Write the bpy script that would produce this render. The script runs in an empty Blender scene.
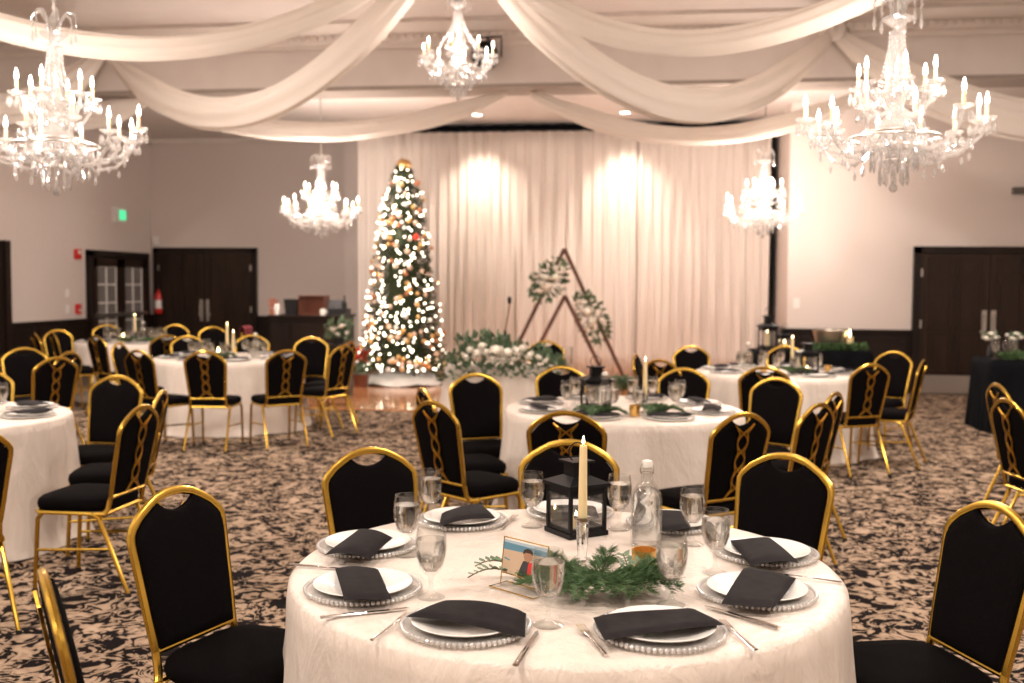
import bpy, math, random
from math import pi, sin, cos, radians, atan2, sqrt
from mathutils import Vector, Matrix
random.seed(7)
D = bpy.data; COL = bpy.context.scene.collection; SC = bpy.context.scene

# ------------------------------------------------------------------ camera
F = 1030.0; H = 1.60; YAW = radians(7.5); PITCH = math.atan(57.5 / F); ROLL = 0.007
fh = Vector((-sin(YAW), cos(YAW), 0)); rh = Vector((cos(YAW), sin(YAW), 0)); up = Vector((0, 0, 1))
fw = fh * cos(PITCH) - up * sin(PITCH); u0 = up * cos(PITCH) + fh * sin(PITCH)
cr = rh * cos(ROLL) + u0 * sin(ROLL); cu = u0 * cos(ROLL) - rh * sin(ROLL)
CAMP = Vector((0, 0, H))
cam = D.objects.new('camera', D.cameras.new('camera')); COL.objects.link(cam)
M = Matrix((cr, cu, -fw)).transposed().to_4x4(); M.translation = CAMP
cam.matrix_world = M
cam.data.sensor_width = 36; cam.data.lens = 36 * F / 1024; cam.data.clip_end = 100
cam.data.dof.use_dof = True; cam.data.dof.focus_distance = 2.95; cam.data.dof.aperture_fstop = 3.0
SC.camera = cam
def ray(px, py): return (fw * F + cr * (px - 512) - cu * (py - 341.5)).normalized()
def on(px, py, h):                      # the spot at height h seen at a pixel
    d = ray(px, py); return CAMP + d * ((h - H) / d.z)
def at(px, z, h):                       # the spot at column px, horizontal depth z, height h
    y = 284 + (px - 512) * ROLL - (h - H) * F / z
    d = ray(px, y); return Vector((0, 0, h)) + Vector((d.x, d.y, 0)) * (z / (d.x * fh.x + d.y * fh.y))
def wallY(px, py, Y):
    d = ray(px, py); return CAMP + d * (Y / d.y)
def wallX(px, py, X):
    d = ray(px, py); return CAMP + d * (X / d.x)

# ------------------------------------------------------------------ world, lights, exposure
vs = SC.view_settings
vs.view_transform = 'Standard'; vs.look = 'None'; vs.gamma = 1; vs.use_curve_mapping = False; vs.exposure = 0.56
w = D.worlds.new('world'); SC.world = w; w.use_nodes = True
w.node_tree.nodes['Background'].inputs[0].default_value = (1, .85, .75, 1)
w.node_tree.nodes['Background'].inputs[1].default_value = 0.05
try:
    SC.cycles.max_bounces = 24; SC.cycles.transparent_max_bounces = 40; SC.cycles.transmission_bounces = 24; SC.cycles.diffuse_bounces = 4; SC.cycles.glossy_bounces = 5
    SC.cycles.sample_clamp_indirect = 4; SC.cycles.caustics_reflective = False; SC.cycles.caustics_refractive = False
except Exception: pass
WARM = (1.0, .77, .60)
def lamp(name, typ, loc, energy, color=WARM, radius=.05, size=None, rot=None, spot=None, blend=.6):
    l = D.lights.new(name, typ); l.energy = energy; l.color = color
    if typ == 'AREA': l.shape = 'DISK'; l.size = size or .3
    else: l.shadow_soft_size = radius
    if typ == 'SPOT': l.spot_size = spot; l.spot_blend = blend
    o = D.objects.new(name, l); COL.objects.link(o); o.location = loc
    if rot: o.rotation_euler = rot
    return o
E_CH = 22; E_FILL = 95; E_SPOT = 230
# added fill lamps in the main ceiling, unseen (their rings are built below)
FILL = [(-5.5, 1.2), (-1.8, 1.2), (1.9, 1.2), (-5.5, -2), (-1.8, -2), (1.9, -2), (-6, 9.2), (2.8, 9.2), (-6.8, 4.6), (4.6, 4.6)]
for x, y in FILL: lamp('fill_lamp', 'AREA', (x, y, 5.02), E_FILL * (.72 if y < 3 else 1.6), (1, .87, .77), size=.5)
SPOTS = [(477, 124), (625, 121)]

# ------------------------------------------------------------------ mesh builder
class MB:
    def __init__(s): s.v = []; s.f = []; s.mi = []; s.cur = 0
    def add(s, vs_, fs):
        n = len(s.v); s.v += [tuple(p) for p in vs_]; s.f += [tuple(i + n for i in q) for q in fs]; s.mi += [s.cur] * len(fs); return s
    def box(s, c, d, M=None):
        x, y, z = d[0] / 2, d[1] / 2, d[2] / 2; c = Vector(c)
        P = [Vector((a * x, b * y, e * z)) for e in (-1, 1) for b in (-1, 1) for a in (-1, 1)]
        if M is not None: P = [M @ p for p in P]
        return s.add([p + c for p in P], [(0, 2, 3, 1), (4, 5, 7, 6), (0, 1, 5, 4), (2, 6, 7, 3), (0, 4, 6, 2), (1, 3, 7, 5)])
    def tube(s, path, r, n=8, closed=False, caps=True, sq=1.0, upv=None):
        path = [Vector(p) for p in path]; N = len(path); rs = r if isinstance(r, (list, tuple)) else [r] * N
        P = []; prev = None
        for i, p in enumerate(path):
            a = path[(i - 1) % N] if closed or i else p; b = path[(i + 1) % N] if closed or i < N - 1 else p
            t = (b - a)
            t = t.normalized() if t.length > 1e-9 else Vector((0, 0, 1))
            if upv is not None: nx = Vector(upv).cross(t)
            elif prev is None: nx = t.cross(Vector((0, 0, 1)) if abs(t.z) < .9 else Vector((0, 1, 0)))
            else: nx = prev - t * prev.dot(t)
            nx.normalize(); prev = nx; ny = t.cross(nx)
            for k in range(n):
                A = 2 * pi * k / n + (pi / n if n == 4 else 0)
                P.append(p + nx * cos(A) * rs[i] + ny * sin(A) * rs[i] * sq)
        f = []
        for i in range(N if closed else N - 1):
            j = (i + 1) % N
            for k in range(n): f.append((i * n + k, i * n + (k + 1) % n, j * n + (k + 1) % n, j * n + k))
        if not closed and caps: f += [tuple(reversed(range(n))), tuple((N - 1) * n + k for k in range(n))]
        return s.add(P, f)
    def lathe(s, prof, n=24, c=(0, 0, 0), rf=None):
        P = []; c = Vector(c)
        for i, (r, z) in enumerate(prof):
            for k in range(n):
                A = 2 * pi * k / n; rr = r * (rf(A, i / max(1, len(prof) - 1)) if rf else 1)
                P.append(c + Vector((rr * cos(A), rr * sin(A), z)))
        f = [(i * n + k, i * n + (k + 1) % n, (i + 1) * n + (k + 1) % n, (i + 1) * n + k) for i in range(len(prof) - 1) for k in range(n)]
        if prof[0][0] > 1e-5: f.append(tuple(reversed(range(n))))
        if prof[-1][0] > 1e-5: f.append(tuple((len(prof) - 1) * n + k for k in range(n)))
        return s.add(P, f)
    def ball(s, c, r, n=10, m=7, sc=(1, 1, 1)):
        P = []; c = Vector(c)
        pr = [(sin(pi * i / m), -cos(pi * i / m)) for i in range(m + 1)]
        for a, z in pr:
            for k in range(n):
                A = 2 * pi * k / n; P.append(c + Vector((a * cos(A) * r * sc[0], a * sin(A) * r * sc[1], z * r * sc[2])))
        return s.add(P, [(i * n + k, i * n + (k + 1) % n, (i + 1) * n + (k + 1) % n, (i + 1) * n + k) for i in range(m) for k in range(n)])
    def grid(s, fn, nu, nv, cu=False):
        P = [fn(i / nu, j / nv) for i in range(nu + (0 if cu else 1)) for j in range(nv + 1)]
        W = nv + 1; f = []
        for i in range(nu):
            a = i * W; b = ((i + 1) % nu if cu else i + 1) * W
            for j in range(nv): f.append((a + j, b + j, b + j + 1, a + j + 1))
        return s.add(P, f)
    def prism(s, pts, fn, t):            # pts 2D outline, fn(u,v,w) -> point, thickness t
        n = len(pts); P = [fn(u, v, -t / 2) for u, v in pts] + [fn(u, v, t / 2) for u, v in pts]
        return s.add(P, [tuple(reversed(range(n))), tuple(range(n, 2 * n))] + [(i, (i + 1) % n, n + (i + 1) % n, n + i) for i in range(n)])
    def build(s, name, mat, parent=None, loc=None, rz=None, ang=38, merge=False, weld=0):
        me = D.meshes.new(name); me.from_pydata(s.v, [], s.f)
        ms = mat if isinstance(mat, (list, tuple)) else [mat]
        for m in ms: me.materials.append(m)
        if len(ms) > 1: me.polygons.foreach_set('material_index', s.mi)
        me.polygons.foreach_set('use_smooth', [True] * len(me.polygons))
        if merge:
            import bmesh
            bm = bmesh.new(); bm.from_mesh(me); bmesh.ops.remove_doubles(bm, verts=bm.verts, dist=1e-5)
            bmesh.ops.recalc_face_normals(bm, faces=bm.faces); bm.to_mesh(me); bm.free()
        me.update()
        try: me.set_sharp_from_angle(angle=radians(ang))
        except Exception: pass
        o = D.objects.new(name, me); COL.objects.link(o); o.parent = parent
        if loc is not None: o.location = loc
        if rz is not None: o.rotation_euler[2] = rz
        return o
def tag(o, label=None, cat=None, group=None, kind=None):
    if label: o['label'] = label
    if cat: o['category'] = cat
    if group: o['group'] = group
    if kind: o['kind'] = kind
    return o
def empty(name, loc, rz=0, **k):
    o = D.objects.new(name, None); COL.objects.link(o); o.location = loc; o.rotation_euler = (0, 0, rz); o.empty_display_size = .1
    return tag(o, **k)
def kids(o): return [c for c in D.objects if c.parent == o]
KID = {}
def copy_tree(o, parent=None):
    c = o.copy(); COL.objects.link(c); c.parent = parent
    if o not in KID: KID[o] = kids(o)
    for ch in KID[o]: copy_tree(ch, c)
    return c
def dup(o, loc, rz=0, label=None, sc=None):
    c = copy_tree(o); c.location = loc; c.rotation_euler = (0, 0, rz)
    if sc: c.scale = (sc, sc, sc)
    if label: c['label'] = label
    return c
def struct(name, mb, mat, parent=None, **k):
    o = mb.build(name, mat, parent, **k)
    if parent is None: o['kind'] = 'structure'
    return o

# ------------------------------------------------------------------ materials
def mat(name, col=(.8, .8, .8), rough=.5, metal=0, **k):
    m = D.materials.new(name); m.use_nodes = True; b = m.node_tree.nodes['Principled BSDF']
    b.inputs['Base Color'].default_value = (*col, 1); b.inputs['Roughness'].default_value = rough; b.inputs['Metallic'].default_value = metal
    for kk, v in k.items():
        nm = {'trans': 'Transmission Weight', 'ior': 'IOR', 'em': 'Emission Strength', 'emc': 'Emission Color', 'sheen': 'Sheen Weight', 'coat': 'Coat Weight', 'spec': 'Specular IOR Level', 'sss': 'Subsurface Weight'}[kk]
        b.inputs[nm].default_value = v if not isinstance(v, tuple) else (*v, 1)
    return m
def N(m, t, **k):
    n = m.node_tree.nodes.new(t)
    for a, v in k.items():
        if a in ('scale', 'detail', 'rough', 'dist', 'Scale', 'Strength', 'Distance'):
            n.inputs[{'scale': 'Scale', 'detail': 'Detail', 'rough': 'Roughness', 'dist': 'Distortion'}.get(a, a)].default_value = v
        else: setattr(n, a, v)
    return n
def L(m, a, b): m.node_tree.links.new(a, b)
def B(m): return m.node_tree.nodes['Principled BSDF']
def coords(m, kind='Object', sc=(1, 1, 1)):
    t = N(m, 'ShaderNodeTexCoord'); mp = N(m, 'ShaderNodeMapping'); mp.inputs['Scale'].default_value = sc
    L(m, t.outputs[kind], mp.inputs['Vector']); return mp.outputs['Vector']
def ramp(m, src, stops, interp='LINEAR'):
    r = N(m, 'ShaderNodeValToRGB'); r.color_ramp.interpolation = interp
    e = r.color_ramp.elements
    while len(e) < len(stops): e.new(.5)
    for x, (p, c) in zip(e, stops): x.position = p; x.color = (*c, 1)
    L(m, src, r.inputs['Fac']); return r.outputs['Color']
def noisy(m, c1, c2, sc, kind='Object', bump=0, bsc=None, stretch=(1, 1, 1), detail=4, dist=0):
    v = coords(m, kind, stretch); n = N(m, 'ShaderNodeTexNoise', scale=sc, detail=detail, dist=dist); L(m, v, n.inputs['Vector'])
    L(m, ramp(m, n.outputs['Fac'], [(.3, c1), (.7, c2)]), B(m).inputs['Base Color'])
    if bump:
        n2 = N(m, 'ShaderNodeTexNoise', scale=bsc or sc, detail=detail, dist=dist); L(m, v, n2.inputs['Vector'])
        b = N(m, 'ShaderNodeBump', Strength=bump, Distance=.02); L(m, n2.outputs['Fac'], b.inputs['Height']); L(m, b.outputs['Normal'], B(m).inputs['Normal'])
    return m
M_ = {}
M_['wall'] = noisy(mat('wallpaper', rough=.75), (.60, .53, .49), (.66, .585, .54), 60, bump=.15, bsc=140)
M_['ceil'] = noisy(mat('ceiling paint', rough=.85), (.66, .60, .56), (.70, .64, .60), 3)
M_['trimp'] = noisy(mat('cream trim paint', rough=.6), (.66, .60, .55), (.70, .64, .59), 5)
M_['soffit'] = noisy(mat('dark taupe soffit', rough=.6), (.30, .255, .22), (.34, .29, .25), 5)  # beam underside, coloured darker than the ceiling
M_['darkwood'] = noisy(mat('espresso stained wood', rough=.4, spec=.25), (.008, .0045, .0035), (.018, .010, .007), 4, stretch=(1, 1, .1), bump=.05)
M_['doorwood'] = noisy(mat('dark brown door wood', rough=.35, spec=.3), (.015, .008, .005), (.030, .016, .010), 4, stretch=(3, 3, .3), bump=.04)
M_['steel'] = mat('brushed steel', (.55, .52, .48), .35, 1)
M_['gold'] = noisy(mat('brass gold tube', rough=.27, metal=1), (.56, .345, .055), (.66, .42, .075), 8)
M_['black'] = noisy(mat('black upholstery', rough=.9, spec=.03), (.0035, .003, .0033), (.006, .005, .005), 200, bump=.2, bsc=400)
M_['lattice'] = mat('gold lattice', (.62, .34, .05), .35, 1)
M_['napkin'] = noisy(mat('charcoal napkin', rough=.85, spec=.12), (.014, .012, .013), (.022, .019, .020), 30, bump=.1, bsc=400)
M_['china'] = mat('white china', (.86, .84, .80), .18, spec=.5)
M_['candle'] = mat('ivory wax', (.88, .72, .40), .5, sss=.2)
M_['blackmetal'] = mat('black painted metal', (.006, .006, .007), .4, 0, spec=.2)
M_['chrome'] = mat('polished cutlery steel', (.75, .71, .67), .12, 1)
M_['leaf'] = noisy(mat('eucalyptus leaf', rough=.6), (.09, .15, .085), (.20, .29, .17), 30)
M_['pine'] = noisy(mat('pine needle', rough=.6), (.04, .095, .03), (.11, .20, .075), 25)
M_['treegreen'] = noisy(mat('artificial fir needle', rough=.65), (.020, .035, .012), (.055, .075, .028), 12)
M_['bark'] = mat('brown twig', (.10, .06, .035), .8)
M_['petal'] = mat('cream petal', (.92, .87, .78), .6, sss=.1)
M_['orange'] = mat('terracotta paint', (.6, .2, .1), .5)
M_['red'] = mat('red enamel', (.55, .02, .015), .35)
M_['whitep'] = mat('white plastic', (.75, .72, .68), .5)
M_['snow'] = noisy(mat('white felt skirt', rough=.95), (.78, .76, .74), (.86, .84, .82), 40, bump=.5, bsc=30)
M_['cork'] = mat('white ceramic stopper', (.85, .82, .75), .4)
M_['archwood'] = noisy(mat('walnut stained timber', rough=.5), (.075, .028, .016), (.13, .052, .030), 5)
M_['screenblack'] = mat('black plastic', (.012, .012, .013), .4)
M_['brownbox'] = noisy(mat('mahogany box wood', rough=.35), (.10, .030, .016), (.17, .055, .03), 6)
M_['grey'] = noisy(mat('grey laminate', rough=.5), (.075, .068, .058), (.10, .09, .078), 6)
M_['blackcloth'] = noisy(mat('black table linen', rough=.8, spec=.05), (.004, .0045, .006), (.007, .008, .010), 3)
M_['pewter'] = mat('hammered pewter', (.55, .50, .42), .4, 1)
M_['burgundy'] = mat('burgundy cloth', (.13, .012, .02), .8)
M_['ornred'] = mat('glossy red bauble', (.75, .05, .03), .2)
M_['orngold'] = mat('gold bauble', (.80, .50, .20), .28, .8)
M_['ornrose'] = mat('champagne bauble', (.80, .60, .48), .3, .5)
M_['orncopper'] = mat('copper bauble', (.60, .25, .13), .3, .6)
def emis(name, c, s):
    m = D.materials.new(name); m.use_nodes = True; nt = m.node_tree; nt.nodes.clear()
    e = nt.nodes.new('ShaderNodeEmission'); e.inputs[0].default_value = (*c, 1); e.inputs[1].default_value = s
    o = nt.nodes.new('ShaderNodeOutputMaterial'); nt.links.new(e.outputs[0], o.inputs[0]); return m
M_['bulb'] = emis('flame bulb glow', (1, .88, .72), 14)
M_['tlight'] = emis('string light glow', (1, .86, .64), 7)
M_['flame'] = emis('candle flame glow', (1, .72, .36), 22)
M_['spotglow'] = emis('recessed lamp glow', (1, .86, .7), 14)
M_['exit'] = emis('green exit glow', (.12, .85, .38), .75)
# glass on the tables
def glass(name, col=(1, 1, 1), mixt=.35, rough=0.0, ior=1.45):
    m = D.materials.new(name); m.use_nodes = True; nt = m.node_tree; nt.nodes.clear()
    g = nt.nodes.new('ShaderNodeBsdfGlass'); g.inputs['Color'].default_value = (*col, 1); g.inputs['IOR'].default_value = ior; g.inputs['Roughness'].default_value = rough
    t = nt.nodes.new('ShaderNodeBsdfTransparent'); x = nt.nodes.new('ShaderNodeMixShader'); x.inputs[0].default_value = mixt
    o = nt.nodes.new('ShaderNodeOutputMaterial'); nt.links.new(g.outputs[0], x.inputs[1]); nt.links.new(t.outputs[0], x.inputs[2]); nt.links.new(x.outputs[0], o.inputs[0]); return m
def clear(name, tint=(.97, .975, .97), ior=1.5):
    m = D.materials.new(name); m.use_nodes = True; nt = m.node_tree; nt.nodes.clear(); nn = nt.nodes.new
    t = nn('ShaderNodeBsdfTransparent'); t.inputs[0].default_value = (*tint, 1); g = nn('ShaderNodeBsdfGlossy'); g.inputs['Roughness'].default_value = .02
    fr = nn('ShaderNodeLayerWeight'); fr.inputs['Blend'].default_value = .5; pw = nn('ShaderNodeMath'); pw.operation = 'POWER'; pw.inputs[1].default_value = 3.5; nt.links.new(fr.outputs['Facing'], pw.inputs[0])
    ma = nn('ShaderNodeMath'); ma.operation = 'MULTIPLY_ADD'; ma.inputs[1].default_value = .6; ma.inputs[2].default_value = .05; nt.links.new(pw.outputs[0], ma.inputs[0])
    x = nn('ShaderNodeMixShader'); nt.links.new(ma.outputs[0], x.inputs[0]); nt.links.new(t.outputs[0], x.inputs[1]); nt.links.new(g.outputs[0], x.inputs[2])
    o = nn('ShaderNodeOutputMaterial'); nt.links.new(x.outputs[0], o.inputs[0]); return m
M_['glass'] = clear('clear glass', ior=1.6); M_['water'] = glass('water', (1, 1, 1), .25, 0, 1.33); M_['solidglass'] = glass('solid clear glass', (1, 1, 1), .1)
M_['amber'] = mat('gold mercury glass', (.85, .52, .16), .22, .75, trans=.3)

def crystal():
    m = D.materials.new('cut crystal'); m.use_nodes = True; nt = m.node_tree; nt.nodes.clear(); nn = nt.nodes.new
    t = nn('ShaderNodeBsdfTransparent'); g = nn('ShaderNodeBsdfGlossy'); g.inputs['Roughness'].default_value = .08
    d = nn('ShaderNodeBsdfTranslucent'); d.inputs[0].default_value = (.6, .57, .54, 1)
    df = nn('ShaderNodeBsdfDiffuse'); df.inputs[0].default_value = (.5, .47, .45, 1)
    a = nn('ShaderNodeMixShader'); a.inputs[0].default_value = .5; nt.links.new(d.outputs[0], a.inputs[1]); nt.links.new(df.outputs[0], a.inputs[2])
    b = nn('ShaderNodeMixShader'); b.inputs[0].default_value = .45; nt.links.new(a.outputs[0], b.inputs[1]); nt.links.new(g.outputs[0], b.inputs[2])
    c = nn('ShaderNodeMixShader'); c.inputs[0].default_value = .45; nt.links.new(b.outputs[0], c.inputs[1]); nt.links.new(t.outputs[0], c.inputs[2])
    o = nn('ShaderNodeOutputMaterial'); nt.links.new(c.outputs[0], o.inputs[0]); return m
M_['crystal'] = crystal()
def thin(name, dif, tr, col=(.9, .88, .85)):
    m = D.materials.new(name); m.use_nodes = True; nt = m.node_tree; nt.nodes.clear(); nn = nt.nodes.new
    t = nn('ShaderNodeBsdfTransparent'); g = nn('ShaderNodeBsdfGlossy'); g.inputs['Roughness'].default_value = .06; df = nn('ShaderNodeBsdfDiffuse'); df.inputs[0].default_value = (*col, 1)
    a = nn('ShaderNodeMixShader'); a.inputs[0].default_value = dif; nt.links.new(g.outputs[0], a.inputs[1]); nt.links.new(df.outputs[0], a.inputs[2])
    c = nn('ShaderNodeMixShader'); c.inputs[0].default_value = tr; nt.links.new(a.outputs[0], c.inputs[1]); nt.links.new(t.outputs[0], c.inputs[2])
    o = nn('ShaderNodeOutputMaterial'); nt.links.new(c.outputs[0], o.inputs[0]); return m
M_['chargerglass'] = thin('clear pressed glass', .5, .55); M_['beadglass'] = thin('beaded glass', .55, .3)
M_['thinglass'] = thin('thin window glass', .1, .9)
def sheer(name, c1, c2, tr, rough=.8):
    m = mat(name, c1, rough); noisy(m, c1, c2, 2)
    nt = m.node_tree; t = N(m, 'ShaderNodeBsdfTranslucent'); t.inputs[0].default_value = (*c2, 1)
    x = N(m, 'ShaderNodeMixShader'); x.inputs[0].default_value = tr
    L(m, B(m).outputs[0], x.inputs[1]); L(m, t.outputs[0], x.inputs[2]); L(m, x.outputs[0], nt.nodes['Material Output'].inputs[0]); return m
M_['drape'] = sheer('ivory chiffon', (.80, .74, .68), (.84, .78, .72), .35)
M_['curtain'] = sheer('ivory backdrop voile', (.86, .79, .73), (.90, .83, .77), .3)
# table linen: crinkled satin
def linen():
    m = mat('ivory crinkle satin', (.78, .69, .61), .36)
    v = coords(m, 'Object', (1, 1, .32)); n = N(m, 'ShaderNodeTexNoise', scale=6, detail=6, rough=.6, dist=.8); L(m, v, n.inputs['Vector'])
    n2 = N(m, 'ShaderNodeTexNoise', scale=70, detail=3); L(m, v, n2.inputs['Vector'])
    a = N(m, 'ShaderNodeMath', operation='MULTIPLY_ADD'); a.inputs[1].default_value = .12; L(m, n2.outputs['Fac'], a.inputs[0]); L(m, n.outputs['Fac'], a.inputs[2])
    b = N(m, 'ShaderNodeBump', Strength=.5, Distance=.05); L(m, a.outputs[0], b.inputs['Height']); L(m, b.outputs['Normal'], B(m).inputs['Normal'])
    L(m, ramp(m, n.outputs['Fac'], [(.3, (.72, .63, .55)), (.7, (.82, .73, .65))]), B(m).inputs['Base Color']); return m
M_['linen'] = linen()
def carpet():
    m = mat('scroll pattern carpet', rough=.95, spec=.08)
    v = coords(m, 'Object', (1, 1, 1))
    wn = N(m, 'ShaderNodeTexNoise', scale=4.2, detail=1.5); L(m, v, wn.inputs['Vector'])
    sub = N(m, 'ShaderNodeVectorMath', operation='SUBTRACT'); sub.inputs[1].default_value = (.5, .5, .5); L(m, wn.outputs['Color'], sub.inputs[0])
    scl = N(m, 'ShaderNodeVectorMath', operation='SCALE'); scl.inputs['Scale'].default_value = .42; L(m, sub.outputs[0], scl.inputs[0])
    addv = N(m, 'ShaderNodeVectorMath', operation='ADD'); L(m, v, addv.inputs[0]); L(m, scl.outputs[0], addv.inputs[1])
    # curling leaf shapes on a dark ground
    n1 = N(m, 'ShaderNodeTexNoise', scale=4.1, detail=1.2, rough=.5, dist=2.2); L(m, addv.outputs[0], n1.inputs['Vector'])
    w1 = N(m, 'ShaderNodeMath', operation='MULTIPLY'); w1.inputs[1].default_value = 30; L(m, n1.outputs['Fac'], w1.inputs[0])
    s1 = N(m, 'ShaderNodeMath', operation='SINE'); L(m, w1.outputs[0], s1.inputs[0])
    n2 = N(m, 'ShaderNodeTexNoise', scale=9.0, detail=2.5, rough=.55, dist=1.2); L(m, v, n2.inputs['Vector'])
    w2 = N(m, 'ShaderNodeMath', operation='MULTIPLY_ADD'); w2.inputs[1].default_value = 9.0; w2.inputs[2].default_value = -4.35; L(m, n2.outputs['Fac'], w2.inputs[0])
    ad = N(m, 'ShaderNodeMath', operation='ADD'); L(m, s1.outputs[0], ad.inputs[0]); L(m, w2.outputs[0], ad.inputs[1])
    mr = N(m, 'ShaderNodeMath', operation='MULTIPLY_ADD'); mr.inputs[1].default_value = .25; mr.inputs[2].default_value = .5; L(m, ad.outputs[0], mr.inputs[0])
    col = ramp(m, mr.outputs[0], [(.0, (.007, .0045, .005)), (.505, (.009, .006, .006)), (.53, (.27, .19, .13)), (1.0, (.45, .33, .235))])
    L(m, col, B(m).inputs['Base Color'])
    fn = N(m, 'ShaderNodeTexNoise', scale=350, detail=2); L(m, v, fn.inputs['Vector'])
    b = N(m, 'ShaderNodeBump', Strength=.4, Distance=.01); L(m, fn.outputs['Fac'], b.inputs['Height']); L(m, b.outputs['Normal'], B(m).inputs['Normal']); return m
M_['carpet'] = carpet()
def parquet():
    m = mat('honey parquet', rough=.16, coat=.4)
    v = coords(m, 'Object', (1, 1, 1)); br = N(m, 'ShaderNodeTexBrick'); L(m, v, br.inputs['Vector'])
    br.inputs['Scale'].default_value = 2.2; br.inputs['Color1'].default_value = (.50, .21, .085, 1); br.inputs['Color2'].default_value = (.60, .28, .12, 1); br.inputs['Mortar'].default_value = (.28, .11, .05, 1); br.inputs['Mortar Size'].default_value = .008
    L(m, br.outputs['Color'], B(m).inputs['Base Color']); return m
M_['parquet'] = parquet()

# ------------------------------------------------------------------ room
XL, XR, YB, YR, YF = -9.64, 8.2, 19.1, 16.1, -4.5
XA = 2.1; YS = 17.95; HC = 5.05; HR = 4.35; HS = 4.22; YBM = 13.7; YBE = 14.28
struct('floor', MB().box(((XL + XR) / 2, (YF + YB) / 2 , -.05), (XR - XL + .4, YB - YF + .4, .1)), M_['carpet'])
struct('floor_parquet', MB().box((-1.75, 15.15, .008), (7.7, 5.2, .016)), M_['parquet'])
struct('wall_left', MB().box((XL - .1, (YF + YB) / 2, HC / 2), (.2, YB - YF + .4, HC + .2)), M_['wall'])
struct('wall_rear', MB().box(((XL - 5.2) / 2, YB + .1, HC / 2), (abs(XL) - 5.2 + .4 , .2, HC + .2)), M_['wall'])
struct('wall_stage', MB().box(((-5.4 + XA) / 2, YB - .4, HC / 2), (XA + 5.4 + .4, .2, HC + .2)), M_['wall'])
struct('wall_rear_right', MB().box(((XA + XR) / 2, YR + 1.4, HC / 2), (XR - XA, 2.8, HC + .2)), M_['wall'])
struct('wall_right', MB().box((XR + .1, (YF + YR) / 2, HC / 2), (.2, YR - YF + .4, HC + .2)), M_['wall'])
struct('wall_front', MB().box(((XL + XR) / 2, YF - .1, HC / 2), (XR - XL + .4, .2, HC + .2)), M_['wall'])
struct('ceiling', MB().box(((XL + XR) / 2, (YF + YBM) / 2, HC + .05), (XR - XL + .4, YBM - YF + .4, .1)), M_['ceil'])
struct('ceiling_rear', MB().box(((XL + XR) / 2, (YBE + YB) / 2, HR + .05), (XR - XL + .2, YB - YBE + .2, .1)), M_['ceil'])
struct('trim_beam', MB().box(((XL + XR) / 2, (YBM + YBE) / 2, (HS + .03 + HC + .15) / 2), (XR - XL, YBE - YBM, HC + .12 - HS)), M_['ceil'])
struct('trim_soffit', MB().box(((XL + XR) / 2, (YBM + YBE) / 2, HS + .005), (XR - XL - .002, YBE - YBM + .03, .05)), M_['soffit'])
# crown moulding: stepped cornice with a row of dentils
cm = MB()
prof = [(0, 4.74), (.03, 4.74), (.04, 4.80), (.10, 4.83), (.12, 4.90), (.20, 4.93), (.30, 4.99), (.36, 5.0), (.36, 5.05), (0, 5.05)]
P = [(XL + .01, YBM - a, b) for a, b in prof] + [(XR - .01, YBM - a, b) for a, b in prof]; n = len(prof)
cm.add(P, [tuple(range(n)), tuple(reversed(range(n, 2 * n)))] + [(i, n + i, n + (i + 1) % n, (i + 1) % n) for i in range(n)])
cmo = struct('trim_crown', cm, M_['trimp'])
dn = MB(); x = XL + .1
while x < XR: dn.box((x, YBM - .135, 4.875), (.06, .05, .05)); x += .11
struct('dentil_band', dn, M_['trimp'], cmo)
for nm, (x0, y0, x1, y1) in {'trim_cove_left': (XL + .04, YBE, XL + .04, YB), 'trim_cove_rear': (XL, YB - .04, -5, YB - .04), 'trim_cove_right': (XA, YR - .04, XR, YR - .04)}.items():
    struct(nm, MB().tube([(x0, y0, HR - .04), (x1, y1, HR - .04)], .07, 4), M_['trimp'])
struct('trim_cornice_left', MB().tube([(XL + .05, YF, HC - .06), (XL + .05, YBM, HC - .06)], .1, 4), M_['trimp'])
struct('trim_cornice_right', MB().tube([(XR - .05, YF, HC - .06), (XR - .05, YBM, HC - .06)], .1, 4), M_['trimp'])
# dark wainscot with panels and rail
RAIL = .95
def wains(name, a, b, nrm, gaps=()):
    a, b = Vector((*a, 0)), Vector((*b, 0)); d = (b - a); Ln = d.length; d.normalize(); nv = Vector((*nrm, 0))
    segs = []; s0 = 0
    for g0, g1 in sorted(gaps): segs.append((s0, g0)); s0 = g1
    segs.append((s0, Ln))
    m = MB(); ang = atan2(d.y, d.x); R = Matrix.Rotation(ang, 3, 'Z')
    for p, q in segs:
        if q - p < .05: continue
        c = a + d * (p + q) / 2
        m.box(c + nv * .012 + up * RAIL / 2, (q - p, .024, RAIL), R); m.box(c + nv * .03 + up * (RAIL - .02), (q - p, .06, .05), R); m.box(c + nv * .022 + up * .07, (q - p, .045, .14), R)
        k = max(1, round((q - p) / .8)); wd = (q - p) / k
        for i in range(k):
            cc = a + d * (p + wd * (i + .5)) + nv * .028
            for zz in (.22, .82): m.box(cc + up * zz, (wd - .16, .014, .025), R)
            for sx in (-1, 1): m.box(cc + d * sx * (wd / 2 - .08) + up * .52, (.025, .014, .6), R)
    return struct(name, m, M_['darkwood'])
yL0 = wallX(86, 300, XL).y; yL1 = wallX(145, 300, XL).y; yE = wallX(4.5, 300, XL).y
xr0 = wallY(155.5, 300, YB).x; xr1 = wallY(258, 300, YB).x; xd = wallY(912, 300, YR).x
wains('baseboard_left', (XL, YF), (XL, YB), (1, 0), [(yL0 - YF, yL1 - YF), (yE - 2.1 - YF, yE - YF)])
wains('baseboard_rear', (XL, YB), (-5.3, YB), (0, -1), [(xr0 - XL, xr1 - XL)])
wains('baseboard_return', (XA, YR), (XA, YS + .6), (-1, 0))
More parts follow.
